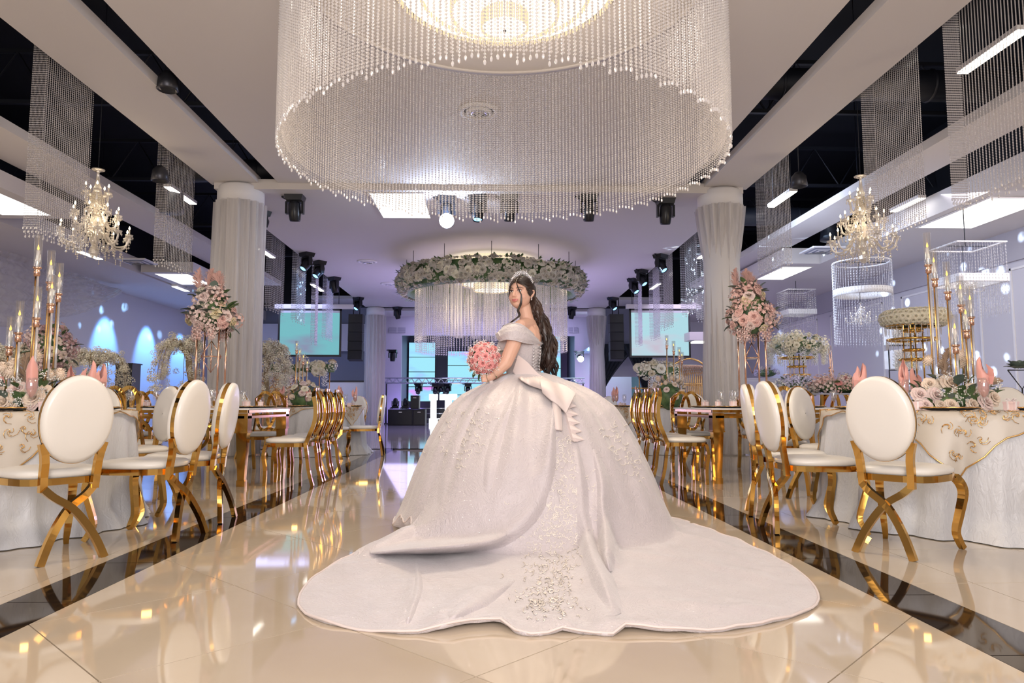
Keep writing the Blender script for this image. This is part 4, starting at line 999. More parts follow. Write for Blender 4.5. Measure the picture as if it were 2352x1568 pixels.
def H(x, y):
    x = np.asarray(x, float); y = np.asarray(y, float); dx, dy = x - cx0, y - cy0
    r = np.hypot(dx, dy); th = np.arctan2(dy, dx); Ro = rout(th)
    cam_d = np.clip(np.cos(th - R(285)), 0, 1)          # towards the train
    k = 1 + .16 * cam_d ** 1.2
    z = np.interp(r / k, RT, ZT)
    soft = .030 + .012 * np.sin(5 * th + 1)
    fold = np.clip((r - .25) / .6, 0, 1) * np.clip(1.25 - r, 0, 1) * 1.6
    z = z + fold * (.030 * np.sin(17 * th + 1.5 * np.sin(4 * th)) + .014 * np.sin(33 * th + 2)) * np.clip(z * 4, 0, 1)
    foot = np.clip((r - .8) / (Ro - .8 + 1e-6), 0, 1); tail = np.where(Ro > 1.1, soft * (1 - .55 * foot), 0)
    KS = 9.0; zb = np.maximum(z, 1e-3); z = np.log(np.exp(zb * KS) + np.exp(tail * KS)) / KS - math.log(2) / KS * np.clip(1.0 - zb * 1.2, 0, 1) * np.where(Ro > 1.1, .92, 1) ; z = np.where(Ro > 1.1, np.maximum(z, tail * .8), np.maximum(z, .0))
    z = z + np.where(Ro > 1.1, .004 * np.sin(7 * x + 3 * y) + .003 * np.sin(17 * y - 9 * x) + .0025 * np.sin(31 * x + 12 * y), 0)
    add = np.zeros_like(z)
    for (ax, ay, ah), (bx, by, bh), wn, wf in segs:
        ex, ey = bx - ax, by - ay; L2 = ex * ex + ey * ey + 1e-9
        t = np.clip(((x - ax) * ex + (y - ay) * ey) / L2, 0, 1); qx, qy = x - ax - t * ex, y - ay - t * ey
        d = np.hypot(qx, qy); wv = np.where(qy < 0, wn, wf); hh = ah + (bh - ah) * t
        add = np.maximum(add, hh * np.exp(-(d / wv) ** 2))
    return np.maximum(z + add * np.clip((Ro - r) / .12 + .45, .45, 1), .004)
TS = np.linspace(2.3, 5.3, 260)
def on_skirt(px, py, off=.012):
    d = ray(px, py); d = d / d.y; x = CAM.x + d.x * TS; y = TS; z = CAM.z + d.z * TS; g_ = z - H(x, y) - off; hit = np.nonzero(g_ <= 0)[0]
    if not len(hit): return at(px, py, 4.6)
    i = max(1, hit[0]); a = g_[i - 1] / (g_[i - 1] - g_[i] + 1e-9); a = min(1, max(0, a)); j = i - 1
    return Vector((x[j] + (x[i] - x[j]) * a, y[j] + (y[i] - y[j]) * a, z[j] + (z[i] - z[j]) * a))
def base_pt(px, py): q = on_skirt(px, py, 0); return (q.x, q.y)
new = []; add_ridges(); segs = new
nT, nR = 520, 120
ths = np.linspace(0, 2 * PI, nT, endpoint=False)
hemw = .012 * np.sin(23 * ths) + .006 * np.sin(41 * ths + 1)
Rh = rout(ths); Rh = np.where(Rh < 1.1, Rh * (1 + hemw), Rh * (1 + .25 * hemw * .3))
us = np.linspace(0, 1, nR) ** .9
rr = .10 + (Rh[None, :] - .10) * us[:, None]
gx = cx0 + rr * np.cos(ths)[None, :]; gy = cy0 + rr * np.sin(ths)[None, :]; gz = H(gx, gy)
vs = [(gx[j, i], gy[j, i], gz[j, i]) for j in range(nR) for i in range(nT)]
vs += [(cx0 + (rr[-1, i] - .004) * math.cos(ths[i]), cy0 + (rr[-1, i] - .004) * math.sin(ths[i]), max(.001, gz[-1, i] - .014)) for i in range(nT)]
vs += [(cx0 + (rr[-1, i] - .07) * math.cos(ths[i]), cy0 + (rr[-1, i] - .07) * math.sin(ths[i]), .001) for i in range(nT)]
fs = [(j * nT + i, (j + 1) * nT + i, (j + 1) * nT + (i + 1) % nT, j * nT + (i + 1) % nT) for j in range(nR + 1) for i in range(nT)]
tolocal(MB().add(vs, fs).build('gown_skirt', DRESS, None))
# train hem cord
mh = MB(); mh.tube([(gx[-1, i], gy[-1, i], gz[-1, i]) for i in list(range(0, nT, 2)) + [0]], .005, 6, False); tolocal(mh.build('hem_cord', SATIN, None))
# embroidered trails: scrolls of silver beadwork lying on the gown
rg = random.Random(11); em = MB()
def trail(x0, y0, x1, y1, n, spread):
    for k in range(n):
        u = rg.random(); px = x0 + (x1 - x0) * u + rg.gauss(0, spread); py = y0 + (y1 - y0) * u + rg.gauss(0, spread * .6)
        b = rg.random() * 6.28; s = rg.uniform(5, 13); pts = []
        for q in range(5):
            v = q / 4; pts.append(on_skirt(px + s * v * math.cos(b + 2.2 * v), py + s * v * math.sin(b + 2.2 * v), .003))
        if any(q_.y > 5.25 or q_.z > 1.0 or (abs(q_.y - 4.6) < 1e-6) for q_ in pts): continue
        em.tube(pts, [.002, .0026, .0026, .002, .001], 4, False)
trail(1290, 1090, 1262, 1400, 420, 34); trail(1300, 1000, 1290, 1100, 60, 16); trail(1080, 950, 1050, 1060, 90, 32); trail(1400, 980, 1470, 1100, 60, 14); trail(1225, 1350, 1300, 1390, 60, 30)
tolocal(tag(em.build('beaded_embroidery', EMBR, None), kind='stuff'))
# overlying folds of the train
def roll(path, widths, off, name='train_fold', skew=0.0, ends=True):
    C_ = bez([(x, y, 0) for x, y in path], 7); K = len(C_); W_ = np.interp(np.linspace(0, 1, K), np.linspace(0, 1, len(widths)), widths); NV = 15; vs = []
    for i, c in enumerate(C_):
        t = (C_[min(i + 1, K - 1)] - C_[max(i - 1, 0)]).normalized(); nx, ny = -t.y, t.x; e = math.sin(PI * min(1, max(0, (i + .6) / (K * .25)) if i < K * .25 else 1) / 2) if ends else 1; e *= min(1, (K - 1 - i) / (K * .18) + .12)
        for j in range(NV):
            v = -1 + 2 * j / (NV - 1); vv = (v + 1) / 2; vv = vv ** (1 + skew) if skew >= 0 else 1 - (1 - vv) ** (1 - skew)
            o = off * e * math.sin(PI * vv) ** 1.3 - .002; vs.append(on_skirt(c.x + nx * v * W_[i] / 2, c.y + ny * v * W_[i] / 2, o))
    return tolocal(MB().add(vs, [(i * NV + j, i * NV + j + 1, (i + 1) * NV + j + 1, (i + 1) * NV + j) for i in range(K - 1) for j in range(NV - 1)]).build(name, DRESS, None))
roll([(1268, 930), (1258, 1010), (1244, 1085), (1205, 1165), (1140, 1215), (1050, 1238), (950, 1251), (850, 1266)], [16, 40, 60, 84, 88, 66, 46, 14], .11, skew=-.9)
roll([(1368, 1030), (1388, 1120), (1392, 1200), (1398, 1262), (1404, 1312)], [16, 34, 44, 44, 14], .055, skew=.5)
roll([(1320, 1010), (1334, 1110), (1338, 1190), (1350, 1262), (1385, 1340), (1420, 1410)], [12, 30, 40, 46, 60, 30], .040, skew=-.4)
roll([(1180, 900), (1150, 980), (1128, 1060), (1118, 1130)], [10, 26, 34, 16], .03); roll([(1110, 900), (1062, 980), (1030, 1070), (1010, 1160)], [10, 26, 34, 16], .025)
roll([(1180, 1330), (1110, 1372), (1030, 1415)], [14, 50, 24], .02); roll([(955, 1290), (962, 1345), (945, 1400), (935, 1432)], [8, 22, 24, 12], .014)

# --- body: blobs joined and remeshed into one skin
def capsule(m, a, b, ra, rb, n=14):
    a, b = Vector(a), Vector(b); m.ball(a, ra, n, 9); m.ball(b, rb, n, 9); m.tube([a, b], [ra, rb], n)
def chain(m, pts):
    for (a, ra), (b, rb) in zip(pts[:-1], pts[1:]): capsule(m, a, b, ra, rb)
def remesh(mb, name, m, voxel, smooth=4):
    me = mb.mesh('tmp', None); o = bpy.data.objects.new('tmp', me); col.objects.link(o)
    md = o.modifiers.new('r', 'REMESH'); md.mode = 'VOXEL'; md.voxel_size = voxel
    s = o.modifiers.new('s', 'SMOOTH'); s.factor = .5; s.iterations = smooth
    bpy.context.view_layer.update(); dg = bpy.context.evaluated_depsgraph_get()
    r = bpy.data.meshes.new_from_object(o.evaluated_get(dg)); bpy.data.objects.remove(o); r.name = name
    r.materials.clear(); r.materials.append(m); r.polygons.foreach_set('use_smooth', [True] * len(r.polygons))
    o = bpy.data.objects.new(name, r); col.objects.link(o); return o
HC = P(1197, 674)                                   # head centre
F = Vector((-.54, -.84, .02)).normalized(); S = F.cross(Vector((0, 0, 1))).normalized() * -1; U = S.cross(F) * -1
if U.z < 0: U = -U
if S.x < 0: S = -S
def hp(s, f, u): return HC + S * s + F * f + U * u
b = MB()
Mh = Matrix.Translation(HC) @ Matrix((S, F, U)).transposed().to_4x4()
b.ball((0, -.006, .012), (.076, .092, .098), 28, 18, M=Mh)       # skull
b.ball((0, .016, -.028), (.073, .074, .082), 28, 18, M=Mh)       # face
b.ball((0, .046, -.078), (.036, .034, .028), 16, 10, M=Mh)       # chin
b.ball((.036, .044, -.034), (.032, .034, .030), 16, 10, M=Mh); b.ball((-.036, .044, -.034), (.032, .034, .030), 16, 10, M=Mh)
b.tube([hp(0, .084, .012), hp(0, .093, -.008), hp(0, .101, -.023)], [.008, .009, .0105], 12); b.ball((0, .099, -.028), (.0125, .0125, .0095), 12, 8, M=Mh)
b.ball((.011, .092, -.032), (.008, .009, .007), 10, 6, M=Mh); b.ball((-.011, .092, -.032), (.008, .009, .007), 10, 6, M=Mh)
for s in (-1, 1):
    b.tube(bez([hp(s * .0225, .084, -.053), hp(s * .012, .090, -.0545), hp(0, .092, -.056)], 4), [.003, .004, .0045, .005, .0055, .006, .0055, .005, .005], 8)
    b.tube(bez([hp(s * .023, .085, -.057), hp(s * .011, .089, -.065), hp(0, .090, -.066)], 4), [.003, .004, .005, .006, .006, .0065, .0065, .0065, .0065], 8)
    b.tube([hp(s * .012, .080, .022), hp(s * .032, .078, .027), hp(s * .05, .062, .022)], .007, 8)    # brow ridge
    # ear
    ea = [hp(s * .078, -.004, .012), hp(s * .086, -.020, .020), hp(s * .088, -.028, .004), hp(s * .083, -.018, -.018), hp(s * .078, -.004, -.030), hp(s * .076, .001, -.012)]
    b.tube(bez(ea, 3), .0055, 8); b.ball((s * .076, -.012, -.006), (.006, .016, .022), 10, 6, M=Mh)
chain(b, [(hp(0, -.022, -.06), .050), (P(1208, 722), .046), (P(1212, 742), .052), (P(1213, 765), .085)])
chain(b, [(P(1196, 750, -.115), .048), (P(1213, 748, 0), .062), (P(1222, 750, .13), .046)])
chain(b, [(P(1208, 778, -.03), .105), (P(1205, 815), .098), (P(1208, 858), .092), (P(1210, 900), .105)])
chain(b, [(P(1222, 775, .02), .075), (P(1215, 800, .03), .08)])
chain(b, [(P(1186, 762, -.165), .053), (P(1180, 790, -.19), .050), (P(1168, 818, -.205), .046), (P(1162, 832, -.205), .044), (P(1147, 848, -.205), .038), (P(1127, 866, -.205), .026)])   # near arm
chain(b, [(P(1226, 760, .15), .046), (P(1245, 800, .17), .04), (P(1246, 838, .16), .036), (P(1200, 862, .10), .030), (P(1140, 868, -.10), .024), (P(1130, 864, -.17), .022)])
hw = P(1124, 868, -.205)                               # near hand round the bouquet handle
b.ball(P(1119, 869, -.205), (.030, .017, .024), 14, 10)
for i in range(4):
    z = .020 - .013 * i; q = P(1114, 868, -.21) + Vector((0, 0, z))
    chain(b, [(q + Vector((.012, -.014, 0)), .0078), (q + Vector((-.014, -.018, -.002)), .0075), (q + Vector((-.026 + .003 * i, .0, -.004)), .007), (q + Vector((-.016, .016, -.004)), .006)])
q = P(1117, 862, -.205); chain(b, [(q + Vector((.016, .004, .008)), .0095), (q + Vector((.0, -.006, .024)), .0085), (q + Vector((-.014, -.002, .032)), .007)])
q = P(1132, 862, -.165); b.ball(q, (.03, .015, .02), 12, 8)
for i in range(4):
    a = q + Vector((-.012, .018, .016 - .012 * i)); chain(b, [(a + Vector((.01, 0, 0)), .0075), (a + Vector((-.016, .006, -.002)), .007), (a + Vector((-.03, -.008, -.003)), .006)])
chain(b, [(q + Vector((0, -.004, .012)), .009), (q + Vector((-.014, -.008, .022)), .0075)])
SKIN = mat('skin', (.70, .42, .30), .42, sub=.12, spec=.4)
body = remesh(b, 'body', SKIN, .0036, 5)
me = body.data; ca = me.color_attributes.new('tint', 'FLOAT_COLOR', 'POINT'); cols = np.zeros((len(me.vertices), 4), np.float32); base = np.array((.72, .44, .33, 1))
Mi = Mh.inverted()
for v in me.vertices:
    c = base.copy(); p = Mi @ v.co
    if p.length < .16 and p.y > .03:
        for s in (-1, 1):      # eye sockets
            d2 = ((p.x - s * .030) / .017) ** 2 + ((p.z - .006) / .0105) ** 2; v.co -= F * (.0065 * math.exp(-d2))
            ck = ((p.x - s * .042) / .022) ** 2 + ((p.z + .032) / .02) ** 2; c = c * (1 - .22 * math.exp(-ck)) + np.array((.80, .30, .26, 1)) * .22 * math.exp(-ck)
            es = ((p.x - s * .031) / .016) ** 2 + ((p.z - .013) / .007) ** 2; c = c * (1 - .6 * math.exp(-es)) + np.array((.34, .16, .17, 1)) * .6 * math.exp(-es)
        lz = -.0610 + (p.x / .0215) ** 2 * .0045; l = ((p.x) / .0215) ** 2 + ((p.z - lz) / .0085) ** 2
        if p.y > .072 and l < 1.6: c = c * (1 - min(1, (1.6 - l) * 2.5)) + np.array((.56, .19, .17, 1)) * min(1, (1.6 - l) * 2.5)
        if p.y > .075 and abs(p.z - lz - .0015 - (p.x / .024) ** 2 * .004) < .0013 and abs(p.x) < .020: c = np.array((.30, .07, .07, 1))
    cols[v.index] = c
ca.data.foreach_set('color', cols.ravel())
nt = SKIN.node_tree; an = nt.nodes.new('ShaderNodeAttribute'); an.attribute_name = 'tint'; nt.links.new(an.outputs['Color'], nt.nodes['Principled BSDF'].inputs['Base Color'])
tolocal(body)
EYEW = mat('eye_white', (.80, .78, .78), .15); IRIS = mat('iris', (.05, .02, .012), .08); HAIR = mat('dark_hair', (.020, .010, .008), .33, spec=.55)
HAIRT = vary(mat('brown_hair', (.035, .016, .010), .34, spec=.6), (.012, .006, .005), (.050, .022, .013), 5)
for s in (-1, 1):
    e = MB(); e.ball((s * .0305, .0745, .005), (.0135, .0085, .0065), 14, 8, M=Mh); ew = tolocal(e.build('eye', EYEW, None))
    e = MB(); e.ball((s * .0305 + .002, .0810, .005), (.0062, .0030, .0060), 12, 6, M=Mh); tolocal(e.build('iris', IRIS, None))
    e = MB(); e.tube([hp(s * .016, .0815, .007), hp(s * .024, .0845, .0120), hp(s * .036, .0815, .0125), hp(s * .048, .072, .009)], [.0012, .0020, .0024, .0016], 6); tolocal(e.build('eyelash', HAIR, None))
    e = MB(); e.tube([hp(s * .012, .0865, .0235), hp(s * .026, .0860, .0285), hp(s * .042, .0775, .0285), hp(s * .055, .064, .022)], [.0024, .0031, .0026, .0010], 6); tolocal(e.build('eyebrow', HAIR, None))
e = MB(); e.ball(hp(.080, -.006, -.036), .005, 8, 6).ball(hp(.080, -.006, -.046), (.004, .004, .007), 8, 6); tolocal(e.build('earring', BEADWORK, None))
# --- hair
h = MB(); vsn = []; fsn = []; nU, nV = 110, 76; idx = {}
for j in range(nV + 1):
    pol_ = PI * j / nV
    for i in range(nU):
        a = 2 * PI * i / nU; s_, f_, u_ = math.sin(pol_) * math.cos(a), math.sin(pol_) * math.sin(a), math.cos(pol_)
        hl = .40 - .40 * abs(s_) ** 1.3 - .50 * min(1, max(0, (abs(s_) - .74) / .14))      # hair line height
        keep = (u_ > hl + .25 * max(0, f_)) or f_ < -.05
        if f_ < .25 and u_ < -.75: keep = False
        if keep: k = 1 + .012 * math.sin(30 * a + 6 * u_); idx[(j, i)] = len(vsn); vsn.append(Mh @ Vector((s_ * .0845 * k, f_ * (.1000 if f_ > 0 else .112) * k - .010, u_ * .108 * k + .013)))
for j in range(nV):
    for i in range(nU):
        q = [(j, i), (j, (i + 1) % nU), (j + 1, (i + 1) % nU), (j + 1, i)]
        if all(k in idx for k in q): fsn.append(tuple(idx[k] for k in q))
h.add(vsn, fsn)
# swept strands from the parting to the knot at the back
knot = Mh @ Vector((.035, -.100, .008)); rg = random.Random(5)
for k in range(120):
    t = rg.random(); side = 1 if k % 3 else -1
    st = Vector((side * (.002 + .074 * t ** 1.1), .088 - .065 * t ** 1.3, .074 - .062 * t)) if k % 2 else Vector((side * .003, .09 - .12 * t, .072 + .045 * math.sin(t * 2.6)))
    en = Vector((side * .02 + rg.gauss(0, .01), -.108, .005 + rg.gauss(0, .016))); pts = []
    for q in range(9):
        v = q / 8; p = st.lerp(en, v); bow = math.sin(v * PI)
        p = p + Vector((side * .07 * bow, 0, .030 * bow)); pp = Vector((p.x / .0875, (p.y + .01) / .1035, (p.z - .013) / .111)); pp.normalize()
        pts.append(Mh @ Vector((pp.x * .0865, pp.y * (.102 if pp.y > 0 else .115) - .01, pp.z * .110 + .013)))
    h.tube(pts, [.0022, .0034, .0042, .0046, .0046, .0046, .0042, .004, .003], 5, flat=(.7, 1.2))
h.ball(knot, (.022, .022, .018), 12, 8)
tolocal(h.build('hair', HAIRT, None))
lk = MB(); rg = random.Random(9)
C = [(670, 1216, 4), (683, 1222, 10), (698, 1228, 14), (714, 1233, 15), (730, 1239, 16), (750, 1247, 18), (775, 1254, 20), (800, 1258, 21), (825, 1260, 19), (845, 1262, 17), (868, 1264, 13)]
lk.tube([P(c[1], c[0], .03) for c in C[:-1]], [c[2] / 336 * .78 for c in C[:-1]], 14, flat=(1.25, .95), up=(0, 1, 0))
for k in range(330):
    o = rg.uniform(-1, 1); o = math.copysign(abs(o) ** .8, o); dd = rg.uniform(-1, .6) * math.sqrt(max(0, 1 - o * o)); g = int((o + 1) * 3.2) * 1.4 + (dd > -.3) * .7; L = len(C) - (rg.random() < .4); amp = 3.2 + rg.uniform(-.8, .8); pts = []; rad = []; n_ = L * 4 - 3; r0 = rg.uniform(.0030, .0052)
    for q in range(n_):
        v = q / 4; i = min(int(v), L - 2); f = v - i; y = C[i][0] + (C[i + 1][0] - C[i][0]) * f; cx = C[i][1] + (C[i + 1][1] - C[i][1]) * f; wd = C[i][2] + (C[i + 1][2] - C[i][2]) * f
        w_ = min(1, v / 4); wave = math.sin(v * 2.7 + g); x = cx + o * wd * (1 + .05 * math.sin(v * 5 + k)) + amp * w_ * wave * (.5 + .5 * min(1, v / 7))
        pts.append(P(x, y, .03 + dd * .06 * wd / 18 + .012 * w_ * math.cos(v * 2.7 + g))); u = q / (n_ - 1); rad.append(r0 * (.6 + .4 * w_) * (1 - .75 * u ** 3))
    lk.tube(pts, rad, 5, flat=(.8, 1.3))
tolocal(lk.build('long_wavy_hair', HAIRT, None))
cu = MB()
for off in (0, 1.6, -1.5):
    cu.tube(bez([hp(.012 + off * .001, .082, .078), hp(.024, .098, .045), hp(.042, .096, .0), hp(.052, .086, -.03), P(1196 + off, 698, -.10), P(1190 + off, 712, -.13), P(1193 + off, 724, -.15), P(1183 + off, 733, -.16), P(1174 + off, 740, -.15), P(1172 + off, 747, -.13)], 4), [.0030 + .0012 * math.sin(i * .1) for i in range(37)], 6)
cu.tube(bez([hp(-.010, .084, .076), hp(-.030, .088, .045), hp(-.052, .072, .0), hp(-.064, .056, -.03)], 4), .0034, 6)
cu.tube(bez([P(1170, 741, -.1), P(1162, 745, -.06), P(1155, 748, -.05), P(1158, 756, -.06), P(1160, 764, -.06), P(1155, 771, -.05), P(1148, 769, -.05)], 4), .0022, 5)
tolocal(cu.build('loose_curl', HAIR, None))
# tiara
tm = MB(); N = 23
for i in range(N):
    a = -1.05 + 2.1 * i / (N - 1); base = Vector((math.sin(a) * .088, .006 - .030 * (1 - math.cos(a)), math.cos(a) * .106 + .010)); hh = .016 + .024 * math.cos(a) ** 2 + (.009 if i % 4 == 3 else 0)
    tip = base + Vector((math.sin(a) * hh * .8, .004, math.cos(a) * hh)); A, B = Mh @ base, Mh @ tip
    tm.tube([A, B], [.0022, .0012], 5); tm.ball(B, .0034, 6, 4); tm.ball(A.lerp(B, .5), .0030, 6, 4); tm.ball(A, .0036, 6, 4)
    if i:
        tm.tube([pA, A], .002, 5); tm.tube([pM, B], .0012, 4); tm.tube([pB, A.lerp(B, .5)], .0012, 4)
    pA, pB, pM = A, B, A.lerp(B, .5)
tolocal(tm.build('tiara', mat('tiara_silver', (.9, .9, .95), .1, 1), None))
# --- bodice
bo = MB(); lev = [(776, 1149, 1234, .150), (786, 1144, 1238, .152), (797, 1141, 1243, .150), (810, 1143, 1244, .142), (824, 1149, 1242, .132), (838, 1156, 1240, .124), (850, 1162, 1240, .120), (862, 1164, 1248, .124), (872, 1158, 1262, .15)]
n = 64; vs = []
for j, (py, x0, x1, hw_) in enumerate(lev):
    a_, b_ = P(x0, py), P(x1, py); cxm = (a_.x + b_.x) / 2; rx = (b_.x - a_.x) / 2 
    for i in range(n):
        a = 2 * PI * i / n; k = 1 + .006 * math.sin(12 * a)
        vs.append((cxm + rx * k * math.cos(a), YB0 + hw_ * k * math.sin(a), a_.z + (.012 * math.cos(a - .5) if j == 0 else 0)))
fs = [(j * n + i, (j + 1) * n + i, (j + 1) * n + (i + 1) % n, j * n + (i + 1) % n) for j in range(len(lev) - 1) for i in range(n)]
bo.add(vs, fs)
tolocal(bo.build('bodice', DRESS, None))
st = [((1151, 757, -.02), (1142, 776, -.03)), ((1158, 748, -.13), (1148, 783, -.15)), ((1175, 742, -.205), (1162, 779, -.235)), ((1196, 745, -.215), (1182, 781, -.25)), ((1214, 757, -.18), (1206, 787, -.215)), ((1229, 771, -.10), (1224, 790, -.135)), ((1240, 784, .0), (1240, 795, -.01)),
      ((1234, 772, .12), (1236, 788, .14)), ((1222, 755, .20), (1226, 785, .23)), ((1190, 750, .17), (1190, 782, .20)), ((1163, 752, .08), (1158, 778, .10))]
tops = bez([P(*a) for a, b in st] + [P(*st[0][0])], 6); bots = bez([P(*b) for a, b in st] + [P(*st[0][1])], 6); K = len(tops); NV = 9; vs = []; cen = P(1195, 768)
for j in range(NV):
    v = j / (NV - 1)
    for i in range(K):
        p = tops[i].lerp(bots[i], v); o = (p - cen); o.z = 0; o.normalize(); bul = .022 * math.sin(PI * v) + .004 * math.sin(v * 16 + i * .35)
        vs.append(p + o * bul)
sl = MB().add(vs, [(j * K + i, (j + 1) * K + i, (j + 1) * K + i + 1, j * K + i + 1) for j in range(NV - 1) for i in range(K - 1)])
sl.tube(tops, .004, 5, False).tube(bots, .004, 5, False); tolocal(sl.build('off_shoulder_sleeve', DRESS, None))
ru = MB()
for k in range(6): ru.tube(bez([P(1144 + 3 * k, 764 + 3 * math.sin(k * 2), -.12), P(1150 + 2 * k, 772 + (k % 2) * 5, -.17), P(1158 + 2 * k, 779 - (k % 2) * 3, -.20)], 4), .008, 6)
tolocal(ru.build('sleeve_ruffle', DRESS, None))
la = MB()          # laced back
for k in range(9):
    y = 797 + k * 7.2; xa, xb = 1226 - k * .3, 1242 - k * .7 + (k > 6) * 2
    la.tube([P(xa, y, -.125), P(xb, y + 4, -.06)], .0028, 5); la.tube([P(xa, y + 5, -.125), P(xb, y - 1, -.06)], .0028, 5); la.ball(P(xa, y, -.128), .006, 6, 4); la.ball(P(xb, y + 1, -.062), .006, 6, 4)
la.tube(bez([P(1238, 858, -.1), P(1236, 875, -.14), P(1243, 890, -.2)], 4), .003, 5); tolocal(la.build('lacing', BEADWORK, None))
# --- bow
def sheet(name, e1, e2, off1, off2, m, wav=0.0, fold=0):
    n = max(len(e1), len(e2)); E1 = bez([(x, y, 0) for x, y in e1], 6); E2 = bez([(x, y, 0) for x, y in e2], 6); NV = 10; vs = []; K = len(E1)
    for j in range(NV):
        v = j / (NV - 1)
        for i in range(K):
            q = E1[i].lerp(E2[i], v); o = off1 + (off2 - off1) * v + .02 * math.sin(PI * v) + wav * math.sin(v * 9 + i * .4)
            vs.append(on_skirt(q.x, q.y, o) if q.y > 866 else P(q.x, q.y, -.135 - .10 * max(0, (q.x - 1175) / 70) ** .6 * (1 if q.x < 1240 else 1)))
    b_ = len(vs); v2 = [Vector(p) + Vector((0, .006, -.004)) for p in vs]
    f1 = [(j * K + i, (j + 1) * K + i, (j + 1) * K + i + 1, j * K + i + 1) for j in range(NV - 1) for i in range(K - 1)]
    f2 = [tuple(k + b_ for k in f[::-1]) for f in f1]
    return tolocal(MB().add(vs + v2, f1 + f2).build(name, m, None))
sheet('bow_loop', [(1190, 815), (1212, 832), (1236, 857), (1262, 872), (1292, 889), (1322, 902)], [(1178, 852), (1192, 868), (1214, 882), (1242, 892), (1268, 906), (1296, 926)], .05, .035, SATIN)
sheet('bow_loop', [(1240, 872), (1268, 877), (1298, 885), (1322, 902)], [(1246, 900), (1262, 915), (1282, 930), (1300, 948)], .075, .05, SATIN)
sheet('bow_tail', [(1268, 915), (1270, 950), (1276, 986)], [(1288, 930), (1290, 955), (1292, 988)], .02, .02, SATIN)
vs = []; fs = []
for i in range(11):
    lx, ly = 1292 + 2.6 * i, 918 + 9.6 * i; t_ = i % 2; vs += [on_skirt(lx, ly, .035), on_skirt(lx + (30 if t_ else 12) - i * .4, ly + (5 if t_ else 0), .06 if t_ else .018)]
for i in range(10): fs.append((2 * i, 2 * i + 1, 2 * i + 3, 2 * i + 2))
vs += [on_skirt(1286 + 2.6 * k, 914 + 9.6 * k, .0) for k in range(11)]
for i in range(10): fs.append((2 * i, 2 * i + 2, 22 + i + 1, 22 + i))
tolocal(MB().add(vs, fs, False).build('bow_ruffle', SATIN, None))
# ------------------------------------------------------------------ flower kit
def rose_mesh(name, m, seed=0, layers=5, openness=1.0):
    """unit rose (radius 1): cupped petals round a tight heart, facing +Z"""
    rg = random.Random(seed); b = MB()
    for L in range(layers):
        u = L / (layers - 1); npt = 3 + (L + 1) // 1 if L < 3 else 6
        for k in range(npt):
            a = 2 * PI * (k + .5 * L) / npt + rg.uniform(-.1, .1); r0 = .05 + .10 * u; r1 = .16 + .84 * u ** 1.05; top = .78 - .50 * u ** 1.7 * openness; w = .55 + .28 * u; vs = []
            for j in range(4):
                v = j / 3; r = r0 + (r1 - r0) * (v ** (.55 + .5 * u)); z = -.25 + (top + .25) * math.sin(v * PI / 2 * (1.0 + .35 * u)) ** .9
                if j == 3: r += .05 * u; z -= .06 * u
                for i in range(4):
                    s = (i / 3 - .5) * 2; q = a + s * w * (.5 + .55 * v) * (1 - .22 * (j == 3)); rr = r * (1 - .10 * s * s + .04 * rg.uniform(-1, 1) * (j == 3))
                    vs.append((rr * math.cos(q), rr * math.sin(q), z - .10 * s * s * (j > 1)))
            b.add(vs, [(j * 4 + i, j * 4 + i + 1, (j + 1) * 4 + i + 1, (j + 1) * 4 + i) for j in range(3) for i in range(3)])
    b.ball((0, 0, .35), (.12, .12, .38), 6, 4); b.lathe([(0, -.4), (.22, -.28), (.35, -.1), (.3, .05)], 8)
    return b.mesh(name, m)
def pom_mesh(name, m, seed=0):
    rg = random.Random(seed); b = MB(); b.ball((0, 0, 0), .72, 10, 7)
    for i in range(110):
        z = 1 - 2 * (i + .5) / 110; a = i * 2.39996; r = math.sqrt(1 - z * z); d = Vector((r * math.cos(a), r * math.sin(a), z)); t = d.cross(Vector((.3, .2, 1))).normalized(); u = d.cross(t)
        q = rg.uniform(.94, 1.04); b.add([d * .6 + t * .09, d * .6 - t * .09, d * q - t * .10 + u * .03, d * q + t * .10 + u * .03, d * q * 1.0 + u * .1], [(0, 1, 2, 3), (3, 2, 4)])
    return b.mesh(name, m)
def cluster_mesh(name, m, n=26, seed=0, petals=5, flat=1.0):
    """little five-petalled blossoms on a ball: hydrangea, cherry, orchid"""
    rg = random.Random(seed); b = MB()
    for i in range(n):
        z = 1 - 1.8 * (i + .5) / n; a = i * 2.39996 + rg.uniform(-.2, .2); r = math.sqrt(max(0, 1 - z * z)); d = Vector((r * math.cos(a), r * math.sin(a), z * flat)) * rg.uniform(.72, 1.0); nn = d.normalized()
        t = nn.cross(Vector((.31, .2, 1))).normalized(); u = nn.cross(t); s = rg.uniform(.20, .30)
        for k in range(petals):
            q = 2 * PI * k / petals; e = t * math.cos(q) + u * math.sin(q); f = nn.cross(e)
            b.add([d, d + e * s * .6 + f * s * .38 + nn * .03, d + e * s + nn * .09, d + e * s * .6 - f * s * .38 + nn * .03], [(0, 1, 2, 3)])
    return b.mesh(name, m)
def leaf_mesh(name, m, w=.32):
    vs = []; fs = []; prof = [(0, .02), (.2, .7), (.45, 1), (.7, .8), (.9, .4), (1, .0)]
    for x, k in prof: vs += [(x, -w * k, .05 * k + .12 * math.sin(x * 2.6)), (x, 0, -.04 + .12 * math.sin(x * 2.6)), (x, w * k, .05 * k + .12 * math.sin(x * 2.6))]
    for j in range(5): fs += [(j * 3, j * 3 + 1, j * 3 + 4, j * 3 + 3), (j * 3 + 1, j * 3 + 2, j * 3 + 5, j * 3 + 4)]
    return MB().add(vs, fs).mesh(name, m)
